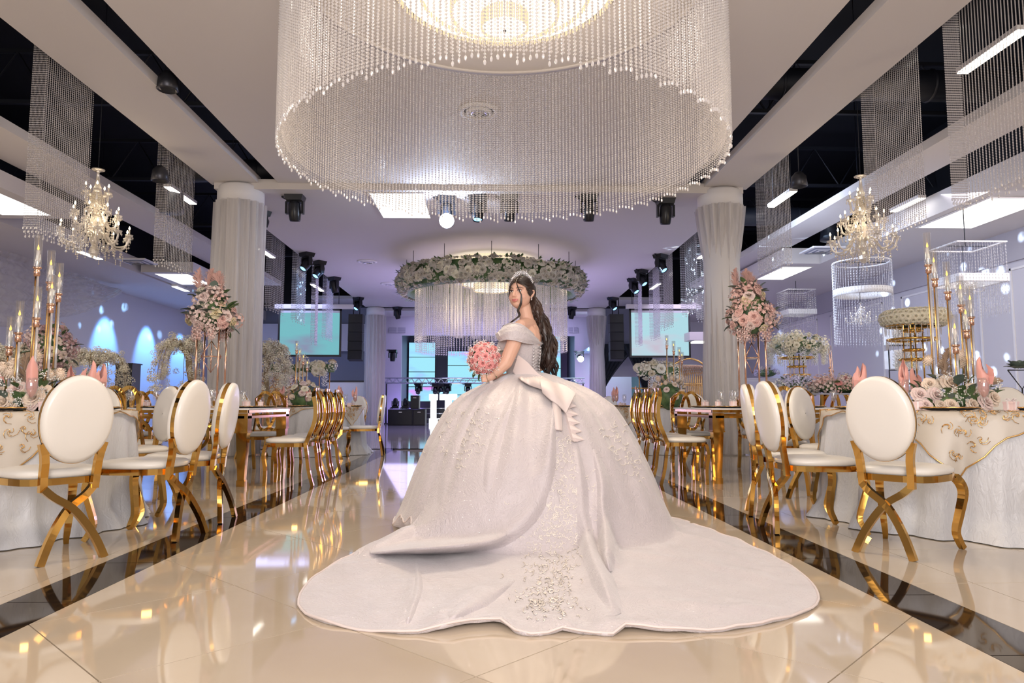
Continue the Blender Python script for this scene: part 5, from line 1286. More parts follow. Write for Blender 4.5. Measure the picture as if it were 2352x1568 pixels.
def plume_mesh(name, m, seed=0):
    rg = random.Random(seed); b = MB(); b.tube(bez([(0, 0, -.6), (0, 0, 0), (.06, 0, .6), (.22, 0, 1.0)], 4), [.02] * 13, 4)
    for i in range(260):
        t = rg.random(); c = Vector((.06 * t + .16 * max(0, t - .5) * 2 * t, 0, t)); a = rg.random() * 6.28; L = .30 * math.sin(PI * min(1, t * .85 + .15)) ** .7 * rg.uniform(.6, 1.1)
        e = Vector((math.cos(a), math.sin(a), .9)).normalized() * L; s = Vector((-math.sin(a), math.cos(a), 0)) * .012
        b.add([c - s, c + s, c + e * .6 + s * 1.6 + Vector((0, 0, .01)), c + e, c + e * .6 - s * 1.6], [(0, 1, 2, 3, 4)])
    return b.mesh(name, m)
RO = {k: [rose_mesh('rose', m, 3 * i + s) for s in range(2)] for i, (k, m) in enumerate((('peach', P_PEACH), ('cream', P_CREAM), ('yellow', P_YELL), ('pink', P_PINK), ('blush', P_BLUSH), ('coral', P_CORAL), ('white', P_WHITE), ('ivory', P_IVORY), ('mauve', P_MAUVE)))}
PM = pom_mesh('pompon', P_PEACH); CL = {k: cluster_mesh('blossom_cluster', m, 26, i) for i, (k, m) in enumerate((('pink', P_PINK), ('blush', P_BLUSH), ('cream', P_CREAM), ('ivory', P_IVORY), ('white', P_WHITE), ('mauve', P_MAUVE), ('coral', P_CORAL), ('lilac', petal('petal_lilac', (.62, .58, .84), (.80, .76, .92)))))}
LF = [leaf_mesh('leaf', LEAF), leaf_mesh('leaf', LEAFG, .42)]; PLM = [plume_mesh('pampas_plume', PAMPAS), plume_mesh('pampas_plume', PAMPT, 2)]
def toward(o, d, roll=0): o.rotation_euler = (Matrix.Rotation(0, 3, 'X') @ Vector(d).to_track_quat('Z', 'Y').to_matrix()).to_euler(); return o
def add_flower(me, name, par, loc, d, s): return toward(mobj(me, name, par, loc, (0, 0, 0), s), d)
def add_leaf(par, loc, d, s, k=0):
    o = mobj(LF[k], 'leaf', par, loc, (0, 0, 0), s); o.rotation_euler = Vector(d).to_track_quat('X', 'Z').to_euler(); return o
def babys(par, pts, rad, n, seed=1, r=.0045):
    rg = random.Random(seed); b = MB()
    for c in pts:
        c = Vector(c)
        for i in range(n):
            d = Vector((rg.gauss(0, 1), rg.gauss(0, 1), rg.gauss(0, 1))).normalized() * rad * rg.uniform(.3, 1); b.ball(c + d, r * rg.uniform(.8, 1.3), 5, 3)
            if i % 3 == 0: b.tube([c, c + d], .0008, 3, False)
    return tag(b.build('babys_breath', P_WHITE, par), kind='stuff')
def dome(par, n, c, rad, kinds, size, seed, zmin=-.3, cl=None, clsize=.05, leaves=20, lsize=.09, shell=1.0):
    """flowers over an ellipsoid of radii rad round c, larger blooms and clusters mixed"""
    rg = random.Random(seed); c = Vector(c)
    for i in range(n):
        z = 1 - (1 - zmin) * (i + .5) / n; a = i * 2.39996 + rg.uniform(-.3, .3); r = math.sqrt(max(0, 1 - z * z)); d = Vector((r * math.cos(a), r * math.sin(a), z)); p = c + Vector((d.x * rad[0], d.y * rad[1], d.z * rad[2])) * shell * rg.uniform(.88, 1.05)
        nd = Vector((d.x / rad[0], d.y / rad[1], d.z / rad[2])).normalized() + Vector((0, 0, .15)); k = rg.choice(kinds); s = size * rg.uniform(.8, 1.2)
        if k.startswith('c:'): add_flower(CL[k[2:]], 'blossom_cluster', par, p, nd, clsize * rg.uniform(.8, 1.2))
        elif k == 'pom': add_flower(PM, 'pompon', par, p, nd, s * .8)
        else: add_flower(RO[k][i % 2], 'rose', par, p, nd, s)
    for i in range(leaves):
        z = rg.uniform(zmin, .9); a = rg.random() * 6.28; r = math.sqrt(max(0, 1 - z * z)); d = Vector((r * math.cos(a), r * math.sin(a), z)); p = c + Vector((d.x * rad[0], d.y * rad[1], d.z * rad[2])) * .85
        add_leaf(par, p, d + Vector((0, 0, rg.uniform(-.4, .4))), lsize * rg.uniform(.7, 1.2), i % 2)
def foam(par, c, rad): MB().ball(c, rad, 14, 9).build('foliage_core', LEAF, par)

# bouquet in the hands
bc = P(1112, 823, -.20); bq = empty('bouquet', bc, label='round bouquet of coral pink roses and white filler flowers held at the waist', cat='bouquet')
foam(bq, (0, 0, 0), (.085, .085, .085))
hd_ = (Vector((-.35, -.65, .45))).normalized()
for i in range(34):
    z = 1 - 1.55 * (i + .5) / 34; a = i * 2.39996; r = math.sqrt(max(0, 1 - z * z)); q = hd_.to_track_quat('Z', 'Y'); d = q @ Vector((r * math.cos(a), r * math.sin(a), z)); add_flower(RO['coral'][i % 2], 'rose', bq, d * .090, d, .031 if i % 3 else .035)
rg = random.Random(4); pts = []
for i in range(46):
    z = 1 - 1.6 * (i + .5) / 46; a = i * 2.39996 + 1; r = math.sqrt(max(0, 1 - z * z)); q = hd_.to_track_quat('Z', 'Y'); pts.append(q @ Vector((r * math.cos(a), r * math.sin(a), z)) * .112)
babys(bq, pts, .024, 16, r=.0028)
for i in range(14):
    a = 2 * PI * i / 14; d = hd_.to_track_quat('Z', 'Y') @ Vector((math.cos(a), math.sin(a), -.55)); add_leaf(bq, d * .075, d, .07, 0)
hv = P(1127, 872, -.20) - bc; MB().tube([hv.normalized() * .06, hv, hv * 1.22], [.02, .014, .017], 10).build('wrapped_stem', SATIN, bq)

# candle clusters on the front tables
def candle(px, yt, yc, Y, zb, label, gl=.024):
    q = at(px, yt, Y); cup = at(px, yc, Y).z; t = empty('candle_stand', (q.x, Y, zb), label=label, cat='candle stand'); h = cup - zb; H_ = q.z - zb
    MB().lathe([(0, 0), (.045, 0), (.045, .008), (.012, .014)], 16).build('base', GOLDS, t)
    m = MB(); m.tube([(-.007, 0, .01), (-.007, 0, h)], .0055, 8); m.build('gold_rod', GOLDS, t)
    MB().tube([(.008, 0, .01), (.008, 0, h)], .0075, 8).build('clear_rod', CRY, t)
    MB().lathe([(.010, -.05), (.019, -.045), (.020, -.014), (.017, -.008), (.017, 0), (.026, .003), (.026, .014), (0, .014)], 16, (0, 0, h)).build('cup', ROSEG, t)
    MB().lathe([(gl, .012), (gl, H_ - h), (gl - .0015, H_ - h), (gl - .0015, .012)], 20, (0, 0, h)).build('glass_chimney', GLASS, t)
    ch = (H_ - h) * .55; MB().lathe([(0, .016), (.011, .016), (.010, ch), (0, ch + .004)], 12, (0, 0, h)).build('candle', WAX, t)
    MB().lathe([(0, ch), (.007, ch + .010), (.0062, ch + .018), (.0015, ch + .036), (0, ch + .040)], 10, (0, 0, h)).build('flame', FLAME, t)
for (px, yt, yc, dy), lab in zip(((90, 540, 618, .05), (119, 575, 652, .12), (138, 604, 678, .2), (121, 632, 702, -.02), (88, 658, 734, -.1), (47, 691, 768, -.05), (26, 727, 800, .05)),
        ('tallest', 'second tallest, right of the tallest', 'rightmost', 'third from the right, close behind two others', 'mid height, below the tallest', 'low, second from the left edge', 'lowest, nearest the left edge')):
    candle(px, yt, yc, 4.75 + dy, .762, 'glass chimney candle stand, left table, ' + lab)
for (px, yt, yc, dy), lab in zip(((2128, 534, 612, .0), (2143, 570, 644, .14), (2173, 601, 674, .2), (2204, 633, 704, .1), (2226, 655, 732, .16), (2216, 690, 762, .04), (2191, 722, 796, -.1)),
        ('tallest, at its left', 'second tallest, just right of the tallest', 'third tallest', 'fourth tallest, right of the middle', 'rightmost, behind another', 'second lowest', 'lowest, in the middle')):
    candle(px, yt, yc, 4.85 + dy, .762, 'glass chimney candle stand, right table, ' + lab)
for (px, yt, yc), lab in zip(((682, 783, 806), (689, 800, 822), (697, 812, 832), (706, 826, 846)), ('tallest', 'second', 'third', 'shortest')): candle(px, yt, yc, 11.5, .762, 'small far candle stand on the far left round table, ' + lab, .03)
for (px, yt, yc), lab in zip(((1543, 770, 795), (1559, 783, 808), (1572, 797, 820), (1578, 808, 830)), ('tallest', 'second', 'third', 'shortest')): candle(px - 12, yt, yc, 11.45, .762, 'small far candle stand on the far right round table, ' + lab, .03)

def centre(px0, Y, roses, poms, plumes, label, mirror, seed):
    c = at(px0, 930, Y); t = empty('flower_arrangement', (c.x, Y, .762), label=label, cat='flowers'); foam(t, (0, 0, .06), (.24, .17, .07)); rg = random.Random(seed)
    for i, (px, py, s) in enumerate(roses):
        dy = -.17 + .25 * max(0, (925 - py)) / 60 + rg.uniform(-.02, .02); q = at(px, py, Y + dy) - Vector(t.location); q.z = max(.03, q.z)
        add_flower(RO['peach' if i % 4 else 'blush'][i % 2], 'rose', t, q, (rg.uniform(-.4, .4) + (px - px0) * .006, -1, .5 + rg.uniform(-.2, .2)), s)
    for px, py in poms:
        q = at(px, py, Y + rg.uniform(-.03, .12)) - Vector(t.location); add_flower(PM, 'pompon', t, q, (0, -.5, 1), .043); MB().tube([q, (q.x * .6, q.y * .5, .05)], .003, 5).build('stem', LEAF, t)
    for px, py, an in plumes:
        q = at(px, py, Y + .08) - Vector(t.location); o = mobj(PLM[1], 'pampas_plume', t, (q.x * .7, q.y, q.z * .45), (0, an, 0), .26)
    for i in range(60):
        a = rg.random() * 6.28; r = rg.uniform(.3, 1); p = Vector((.30 * r * math.cos(a), .22 * r * math.sin(a), rg.uniform(.02, .30 - .2 * r))); add_leaf(t, p, (math.cos(a), math.sin(a), rg.uniform(0, 1.6)), rg.uniform(.05, .10), i % 2)
    babys(t, [(rg.uniform(-.27, .27), rg.uniform(-.24, .0), rg.uniform(.04, .24)) for _ in range(26)], .04, 16, seed)
centre(62, 4.75, [(41, 896, .062), (79, 917, .070), (14, 926, .072), (102, 900, .050), (76, 941, .048), (0, 900, .04), (57, 906, .045), (120, 925, .05), (-20, 920, .07), (-45, 905, .06), (30, 944, .045)], [(76, 853), (114, 861), (23, 855), (84, 817), (137, 859), (27, 836), (5, 845)], [(55, 850, -.2)], 'low arrangement of peach roses and pompons round the left candle stands', 1, 1)
centre(2190, 4.85, [(2147, 909, .062), (2179, 884, .074), (2184, 932, .048), (2231, 931, .056), (2261, 927, .062), (2256, 880, .055), (2233, 902, .070), (2135, 883, .052), (2112, 908, .060), (2277, 915, .064), (2153, 882, .045), (2205, 905, .06), (2126, 935, .045), (2160, 938, .04)],
       [(2133, 827), (2166, 835), (2212, 833), (2204, 815), (2222, 828)], [(2172, 815, -.1), (2245, 862, 1.0)], 'low arrangement of peach roses and pompons round the right candle stands', 1, 2)
def far_centre(px, py, Y, label, seed, w=.28, kinds=('peach', 'blush', 'pom', 'cream')):
    c = at(px, py, Y); t = empty('flower_arrangement', (c.x, Y, .77), label=label, cat='flowers'); h = max(.12, c.z - .77); foam(t, (0, 0, h * .4), (w * .8, w * .8, h * .6)); dome(t, 26, (0, 0, h * .4), (w, w, h), list(kinds), .055, seed, -.1, leaves=24); return t
far_centre(700, 893, 11.4, 'small peach flower arrangement on the far left round table', 3)
far_centre(1535, 880, 11.4, 'small peach flower arrangement on the far right round table', 4)

# tall pink arrangements on gold frames
def tall_stand(px, Y, zb, label, mirror, kinds, seed, ytop=655, ybot=765, wpx=98):
    c = at(px, (ytop + ybot) / 2, Y); t = empty('floral_stand', (c.x, Y, zb), label=label, cat='flower stand'); zc = c.z - zb; hh = (at(px, ytop, Y).z - at(px, ybot, Y).z) / 2; w = wpx / FPX * Y / 2
    for i, (sx, sy) in enumerate(((-1, -1), (1, -1), (1, 1), (-1, 1))): MB().tube([(sx * w * .5, sy * w * .45, 0), (sx * w * .5, sy * w * .45, zc - hh * .6)], .011, 8).build('gold_leg', ROSEG, t)
    fr = MB(); z0 = zc - hh * .6
    for z in (.006, z0): fr.tube([(-w * .5, -w * .45, z), (w * .5, -w * .45, z), (w * .5, w * .45, z), (-w * .5, w * .45, z), (-w * .5, -w * .45, z)], .008, 6)
    fr.build('gold_frame', ROSEG, t); foam(t, (0, 0, zc - hh * .2), (w * .75, w * .75, hh * .8))
    dome(t, 46, (0, 0, zc - hh * .35), (w, w, hh * .62), kinds, .062, seed, -.75, leaves=34, clsize=.085, lsize=.13)
    dome(t, 22, (-.02, 0, zc + hh * .35), (w * .62, w * .6, hh * .60), kinds, .055, seed + 5, -.2, leaves=20, clsize=.075, lsize=.12)
    for k, (dx, an) in enumerate(((-.75, -.35), (-.35, -.1), (.45, .12), (.85, .3))): mobj(PLM[0], 'pampas_plume', t, (dx * w * .6, 0, zc + hh * .35), (0, an, k), .36)
    rgd = random.Random(seed)
    for k in range(9):
        a = rgd.random() * 6.28; q = 0
        for j in range(3): add_flower(CL['pink' if (k + j) % 2 else 'blush'], 'trailing_blossom', t, (w * .75 * math.cos(a), w * .75 * math.sin(a), zc - hh * (.85 + .16 * j)), (math.cos(a), math.sin(a), 0), .045)
    z1 = zc - hh * 1.32; s = .10; g = MB(); g.tube([(0, 0, zc - hh * .7), (0, 0, z1)], .004, 5)
    R4 = [(s * math.cos(a + .4), s * math.sin(a + .4), z1 - .17) for a in (0, PI / 2, PI, 3 * PI / 2)]
    for i in range(4): g.tube([(0, 0, z1), R4[i]], .005, 5); g.tube([R4[i], R4[(i + 1) % 4]], .006, 5); g.tube([R4[i], (0, 0, z1 - .34)], .004, 5)
    g.build('prism_pendant', ROSEG, t); MB().lathe([(0, -.19), (.055, -.19), (.06, -.165), (0, -.165)], 16, (0, 0, z1 + .005)).build('glass_dish', CRY, t)
tall_stand(489, 7.7, .762, 'tall gold stand with pink and peach flowers and pampas in front of the left column', 1, ['blush', 'c:blush', 'yellow', 'pink', 'c:pink', 'blush', 'cream'], 21)
tall_stand(1724, 7.8, .762, 'tall gold stand with pink flowers and pampas in front of the right column', 1, ['pink', 'c:pink', 'c:pink', 'blush', 'yellow', 'pink', 'c:blush'], 33, 650, 768, 96)

# crystal tier stands with flower crowns
def tier_stand(px, Y, zb, rings, label, ytop):
    c = at(px, 900, Y); t = empty('crystal_tier_stand', (c.x, Y, zb), label=label, cat='flower stand'); ztop = at(px, ytop, Y).z - zb
    for k in range(4): a = PI / 4 + k * PI / 2; MB().tube([(.11 * math.cos(a), .11 * math.sin(a), 0), (.11 * math.cos(a), .11 * math.sin(a), ztop)], .010, 6).build('gold_post', GOLD, t)
    for py, rpx in rings:
        z = at(px, py, Y).z - zb; r = rpx / FPX * Y; rg_ = MB(); rg_.lathe([(r, -.012), (r, .014), (r - .018, .014), (r - .018, -.012)], 36, (0, 0, z), closed=True)
        for k in range(4): a = PI / 4 + k * PI / 2; rg_.tube([(.11 * math.cos(a), .11 * math.sin(a), z), (r * math.cos(a), r * math.sin(a), z)], .006, 5)
        rg_.build('gold_ring', GOLD, t); n = max(14, int(r * 90)); d = MB(); d.octa((0, 0, -.015), .008, .012).box((0, 0, -.07), (.009, .009, .085), taper=.6); dmh = d.mesh('crystal_pendant', CRY)
        for i in range(n): a = 2 * PI * i / n; mobj(dmh, 'crystal_pendant', t, (r * math.cos(a), r * math.sin(a), z - .012))
    return t
tA = tier_stand(1832, 11.3, .76, ((822, 41), (842, 22), (861, 31)), 'gold tiered stand with hanging crystals under the cream flower dome', 812)
c = at(1831, 796, 11.3); fA = empty('flower_dome', c, label='wide cream and yellow flower dome with hanging white orchids on a gold tiered stand', cat='flowers'); foam(fA, (0, 0, 0), (.34, .34, .10))
dome(fA, 90, (0, 0, 0), (.44, .44, .19), ['cream', 'c:cream', 'cream', 'white', 'yellow', 'c:cream'], .052, 44, -.5, leaves=40, clsize=.085, lsize=.08)
for k in range(14):
    a = 2 * PI * k / 14
    for j in range(4): add_flower(CL['white' if k % 3 else 'cream'], 'hanging_orchid', fA, (.42 * math.cos(a), .42 * math.sin(a), -.08 - .06 * j), (math.cos(a), math.sin(a), 0), .055 - .006 * j)
tB = tier_stand(2103, 8.8, .76, ((748, 58), (760, 23), (780, 56), (804, 24), (826, 33)), 'gold tiered crystal stand under the cream rose ring on the right', 745)
c = at(2101, 731, 8.8); fB = empty('rose_ring', c, label='thick ring of cream roses on top of the gold crystal tiers', cat='flowers')
MB().lathe([(.24, -.05), (.36, -.05), (.36, .05), (.24, .05)], 32, closed=True).build('foliage_core', LEAF, fB)
for i in range(252):
    k_ = i % 7; a = 2 * PI * (i // 7 + .5 * (k_ % 2) + rnd.uniform(-.2, .2)) / 36; b_ = -1.3 + .62 * k_ + rnd.uniform(-.1, .1); rr_ = .30 + .085 * math.cos(b_); add_flower(RO['cream'][i % 2], 'rose', fB, (rr_ * math.cos(a), rr_ * math.sin(a), .08 * math.sin(b_)), (math.cos(a) * math.cos(b_), math.sin(a) * math.cos(b_), math.sin(b_)), .048)
# low pink and lilac flowers on the right tables
def low(px, py, Y, w, h, kinds, label, seed, n=44):
    c = at(px, py, Y); t = empty('flower_arrangement', c, label=label, cat='flowers'); foam(t, (0, 0, 0), (w * .8, w * .8, h * .7)); dome(t, n, (0, 0, 0), (w, w, h), kinds, .05, seed, -.3, leaves=22, clsize=.07); return t
low(1928, 890, 8.9, .36, .12, ['c:blush', 'c:ivory', 'coral', 'c:pink', 'c:blush'], 'wide low arrangement of dusty pink blossoms left of the nearest right chair top', 51)
MB()
tr = empty('mirror_stand', (at(1928, 904, 8.9).x, 8.9, .76), label='low mirrored stand under the dusty pink blossoms', cat='stand'); zt = at(1928, 903, 8.9).z - .76
MB().bb(-.38, .38, -.3, .3, zt - .02, zt).build('mirror_top', CHROME, tr)
for sx in (-1, 1):
    for sy in (-1, 1): MB().bb(sx * .36 - .015, sx * .36 + .015, sy * .28 - .015, sy * .28 + .015, 0, zt - .02).build('leg', GOLD, tr)
low(1826, 884, 10.8, .24, .12, ['c:lilac', 'c:lilac', 'c:white'], 'lilac and white blossoms under the gold tiered stand', 52, 30)
low(1760, 857, 21, .35, .16, ['c:lilac', 'c:ivory', 'mauve'], 'distant lilac flowers on the white cabinet at the right wall', 53, 20)
cab = at(1750, 868, 21); cb = empty('white_cabinet', (cab.x, 21.2, 0), label='white cabinet far back right with lilac flowers on it', cat='cabinet'); MB().bb(-.95, .9, -.25, .25, 0, cab.z - .03).build('cabinet_body', WHITE, cb); MB().bb(-1.0, .95, -.28, .28, cab.z - .03, cab.z).build('cabinet_top', WHITE, cb)
for s in (-1, 1): MB().bb(min(s * .03, s * .85), max(s * .03, s * .85), -.265, -.25, .08, cab.z - .1).build('door', WALL, cb)
for i, (px, py) in enumerate(((1905, 800), (1912, 812), (1918, 792))):
    q = at(px, py, 9.2); g = empty('gold_twig', (q.x, 9.2 + i * .05, .77), label='thin gold branch with tiny candles above the dusty pink blossoms, ' + ('left', 'middle', 'right')[i], cat='branch'); MB().tube(bez([(0, 0, 0), (.01, 0, .3), (-.01, 0, q.z - .77)], 4), .005, 5).build('stem', ROSEG, g)
    m = MB()
    for k in range(9): m.ball((rnd.uniform(-.05, .05), 0, .15 + .045 * k), (.008, .008, .018), 5, 4)
    tag(m.build('bud', ROSEG, g), kind='stuff')
# greenery vase at the right edge
q = at(2345, 845, 6.6); gr = empty('green_arrangement', q, label='small grey green foliage in a black wire stand at the right edge', cat='flowers')
for i in range(44): a = rnd.random() * 6.28; u = rnd.uniform(0, 1.3); add_leaf(gr, (.05 * math.cos(a), .05 * math.sin(a), .0), (math.cos(a), math.sin(a), u), rnd.uniform(.04, .10), 1)
m = MB(); m.tube([(-.13, 0, -.02), (0, 0, -.20), (.13, 0, -.02), (-.13, 0, -.02)], .006, 5).tube([(0, 0, -.2), (0, 0, .76 - q.z)], .006, 5); m.build('wire_stand', PBLACK, gr)

# blossom trees on the left
def tree(px, Y, zb, ztop_py, spread, label, seed, kinds=('ivory', 'cream'), n=11, lean=0, tr=.07):
    b = at(px, 900, Y); zt = at(px, ztop_py, Y).z; t = empty('blossom_tree', (b.x, Y, zb), label=label, cat='tree'); rg = random.Random(seed); h = zt - zb
    MB().tube(bez([(0, 0, 0), (.03, .02, h * .35), (-.03 + lean * .2, 0, h * .7), (lean * .4, 0, h * .92)], 5), [tr * (1 - .035 * i) for i in range(16)], 9).build('trunk', STEMB, t)
    for k in range(n):
        a = 2 * PI * k / n + rg.uniform(-.2, .2); L = spread * rg.uniform(.7, 1.05); dx, dy = math.cos(a) + lean, math.sin(a) * .7; s = Vector((lean * .4, 0, h * .85))
        p = bez([s, s + Vector((dx * L * .4, dy * L * .4, h * .15)), s + Vector((dx * L * .8, dy * L * .8, h * .07)), s + Vector((dx * L, dy * L, -h * rg.uniform(.12, .38)))], 5)
        br = MB().tube(p, [.014 - .0008 * i for i in range(16)], 5).build('branch', STEMB, t)
        for j in range(3, 16):
            for r_ in range(2):
                o = mobj(CL[kinds[(j + k) % len(kinds)]], 'blossom_cluster', br, p[j] + Vector((rg.gauss(0, .05), rg.gauss(0, .05), rg.gauss(0, .04) - .03)), (rg.random() * 3, rg.random() * 3, 0), rg.uniform(.035, .065) * (Y / 11))
tree(455, 10.6, 0, 782, .42, 'ivory blossom tree with drooping branches left of the left column', 61, lean=-.45, n=8)
tree(612, 13.8, 0, 795, .42, 'ivory blossom tree just right of the left column', 62, lean=.1)
tree(215, 10.8, 0, 812, .62, 'wide ivory blossom tree behind the nearest left chair', 63, n=9)
tree(12, 9.5, 0, 800, .55, 'ivory blossom tree at the left edge behind the candles', 64)
q = at(115, 800, 8.6); mv = empty('floral_stand', (q.x, 8.6, .0), label='dark mauve flower arrangement on a stand behind the left candles', cat='flower stand')
for s in (-1, 1): MB().tube([(s * .15, 0, 0), (s * .15, 0, q.z - .1)], .012, 6).build('gold_leg', ROSEG, mv)
foam(mv, (0, 0, q.z - .02), (.18, .18, .2)); dome(mv, 50, (0, 0, q.z), (.24, .24, .27), ['mauve', 'c:mauve', 'c:mauve', 'peach', 'c:blush'], .06, 71, -.9, leaves=34, clsize=.09, lsize=.13)

# flower ring of the back chandelier: roses all round
rg = random.Random(8)
for i in range(300):
    a = 2 * PI * i / 300 * 1.0 + rg.uniform(-.01, .01); b_ = rg.uniform(-1.3, 1.5); rr_ = 2.02 + .17 * math.cos(b_); z = .24 * math.sin(b_) + .02
    add_flower(RO['ivory' if rg.random() < .7 else 'cream'][i % 2], 'rose', ring, (rr_ * math.cos(a), rr_ * math.sin(a), z), (math.cos(a) * math.cos(b_), math.sin(a) * math.cos(b_), math.sin(b_)), rg.uniform(.085, .115))
fb = MB()
for i in range(900):
    a = rg.random() * 6.28; b_ = rg.uniform(-1.6, 1.7); rr_ = 2.01 + .17 * math.cos(b_); c = Vector((rr_ * math.cos(a), rr_ * math.sin(a), .25 * math.sin(b_) + .01)); n_ = Vector((math.cos(a) * math.cos(b_), math.sin(a) * math.cos(b_), math.sin(b_))); t_ = n_.cross(Vector((0, 0, 1))).normalized(); u_ = n_.cross(t_); s = rg.uniform(.05, .085)
    for k in range(4): q_ = k * PI / 2 + a * 9; e_ = t_ * math.cos(q_) + u_ * math.sin(q_); f_ = n_.cross(e_); fb.add([c, c + e_ * s * .6 + f_ * s * .4 + n_ * .03, c + e_ * s + n_ * .04, c + e_ * s * .6 - f_ * s * .4 + n_ * .03], [(0, 1, 2, 3)])
tag(fb.build('filler_blossom', P_IVORY, ring), kind='stuff')
fb = MB()
for i in range(500):
    a = rg.random() * 6.28; b_ = rg.uniform(-1.8, 1.8); rr_ = 2.02 + .20 * math.cos(b_); c = Vector((rr_ * math.cos(a), rr_ * math.sin(a), .28 * math.sin(b_))); n_ = Vector((math.cos(a + rg.uniform(-.6, .6)), math.sin(a), rg.uniform(-.6, .9))).normalized(); t_ = n_.cross(Vector((0, .1, 1))).normalized(); fb.add([c, c + n_ * .06 + t_ * .03, c + n_ * .12, c + n_ * .06 - t_ * .03], [(0, 1, 2, 3)])
tag(fb.build('filler_leaf', LEAF, ring), kind='stuff')

# ------------------------------------------------------------------ gold cage booths and flower garlands at the rear
def cage(pxa, pxb, py_top, Y, label):
    a, b = at(pxa, 900, Y), at(pxb, 900, Y); w = (b.x - a.x) / 2; zt = at((pxa + pxb) / 2, py_top, Y).z; zs = zt - .50
    t = empty('gold_cage_booth', ((a.x + b.x) / 2, Y, 0), label=label, cat='booth')
    for i in range(34):
        x = -w + 2 * w * i / 33
        for sgn in (-1, 1):
            k = math.sqrt(max(0, 1 - (x / w) ** 4)); MB().tube(bez([(x, sgn * .7, 0), (x, sgn * .7, zs), (x * .97, sgn * .62, zs + .28 * k), (x * .93, sgn * .35, zs + .45 * k), (x * .9, 0, zs + .5 * k)], 3), .011, 5).build('gold_bar', GOLDS, t)
    m = MB()
    for z in (.05, zs * .55, zs): m.tube([(-w, -.7, z), (w, -.7, z), (w, .7, z), (-w, .7, z), (-w, -.7, z)], .018, 6)
    m.tube(bez([(-w, -.72, zs - .1), (-w * .8, -.72, zs + .35), (-w * .1, -.72, zs + .62), (w * .5, -.72, zs + .35), (w * .6, -.72, zs - .1)], 5), .025, 6); m.build('gold_rail', GOLDS, t)
cage(585, 692, 852, 18.5, 'gold wire cage booth behind the left column')
cage(1503, 1645, 838, 18.0, 'gold wire cage booth left of the right column')
def garland(pxa, pxb, py, Y, label, seed, lp):
    a, b = at(pxa, py, Y), at(pxb, py, Y); t = empty('flower_garland', ((a.x + b.x) / 2, Y, 0), label=label, cat='flower stand'); w = (b.x - a.x) / 2; rg = random.Random(seed)
    for s in lp:
        for q in (-.12, .12): MB().tube([(s * w + q, 0, 0), (s * w + q, 0, a.z)], .012, 5).build('gold_post', GOLD, t)
    for z in (a.z * .55, a.z * .75): MB().tube([(lp[0] * w - .3, 0, z), (lp[0] * w + .3, 0, z)], .014, 5).build('gold_shelf', GOLD, t)
    MB().tube([(-w, 0, a.z), (w, 0, a.z)], .1, 8).build('foliage_core', LEAF, t)
    for i in range(int(w * 60)):
        x = rg.uniform(-w, w); c = rg.uniform(-1.4, 3); r = rg.uniform(.12, .2); add_flower(RO['cream' if i % 3 else 'yellow'][i % 2] if i % 2 else CL['cream'], 'rose' if i % 2 else 'blossom_cluster', t, (x, -r * math.cos(c), a.z + r * math.sin(c)), (0, -math.cos(c), math.sin(c)), rg.uniform(.08, .12))
    for i in range(8):
        x = rg.uniform(-w, w)
        for j in range(3): add_flower(CL['white'], 'hanging_orchid', t, (x, -.1, a.z - .15 - .11 * j), (0, -1, 0), .08)
garland(618, 768, 845, 17.0, 'long garland of cream flowers on gold posts below the left screen', 81, (-.6, .7))
garland(1466, 1560, 852, 16.0, 'garland of cream flowers on gold posts below the right screen', 82, (-.7, .6))
# ------------------------------------------------------------------ stage equipment
LEDM = screen_mat('led_picture', (.30, .66, .78), (.28, .55, .85), (.75, .20, .85), 1.25)
def led(px0, px1, py0, py1, rows, label, Y=32.0):
    a, b = at(px0, py0, Y), at(px1, py1, Y); t = empty('led_wall', ((a.x + b.x) / 2, Y, 0), label=label, cat='screen wall'); W = (b.x - a.x) / 2; h = (a.z - b.z) / rows
    for i in range(rows): MB().bb(-W, W, -.03, .03, b.z + h * i + .015, b.z + h * (i + 1) - .015).build('led_panel', LEDM, t)
    MB().bb(-W - .03, W + .03, .03, .12, 0, a.z + .02).build('backing_frame', PBLACK, t)
led(940, 998, 786, 922, 4, 'left column of glowing turquoise and magenta panels on the stage')
led(1029, 1230, 806, 940, 4, 'wide middle block of glowing turquoise panels behind the bouquet')
led(1232, 1288, 770, 922, 4, 'right column of glowing turquoise panels behind the long hair')
# horizontal light truss
def truss(pxa, pxb, Y, label):
    a, b = at(pxa, 868, Y), at(pxb, 880, Y); t = empty('light_truss', (0, Y, 0), label=label, cat='truss'); z1, z0 = a.z, b.z; d = .3
    for z, y in ((z0, -d / 2), (z0, d / 2), (z1, -d / 2), (z1, d / 2)): MB().tube([(a.x, y, z), (b.x, y, z)], .022, 6).build('chord', CHROME, t)
    n = int((b.x - a.x) / .3); m = MB()
    for i in range(n):
        x = a.x + .3 * i
        for y in (-d / 2, d / 2): m.tube([(x, y, z0), (x + .15, y, z1), (x + .3, y, z0)], .011, 4, False)
    m.build('lattice_bar', CHROME, t)
    for x in (a.x + .05, (a.x * .45 + b.x * .55), b.x - .05): MB().tube([(x, 0, 0), (x, 0, z0)], .03, 6).lathe([(0, 0), (.25, 0), (.2, .04), (0, .05)], 8, (x, 0, 0)).build('truss_leg', PBLACK, t)
truss(885, 1342, 29.0, 'silver lattice truss carrying lights across the stage')
for i, (px, py, lab) in enumerate(((962, 890, 'left end'), (1000, 888, 'second from left'), (1012, 892, 'middle of the cluster above the big letters'), (1028, 890, 'right of the cluster above the big letters'), (1075, 893, 'under the bouquet'), (1318, 893, 'right end, right of the gown'))):
    q = at(px, 881, 28.9); moving_head('black moving stage light under the silver truss, ' + lab, q, R(-35), R(20 * (i % 3) - 20), i in (2,), 1.0)
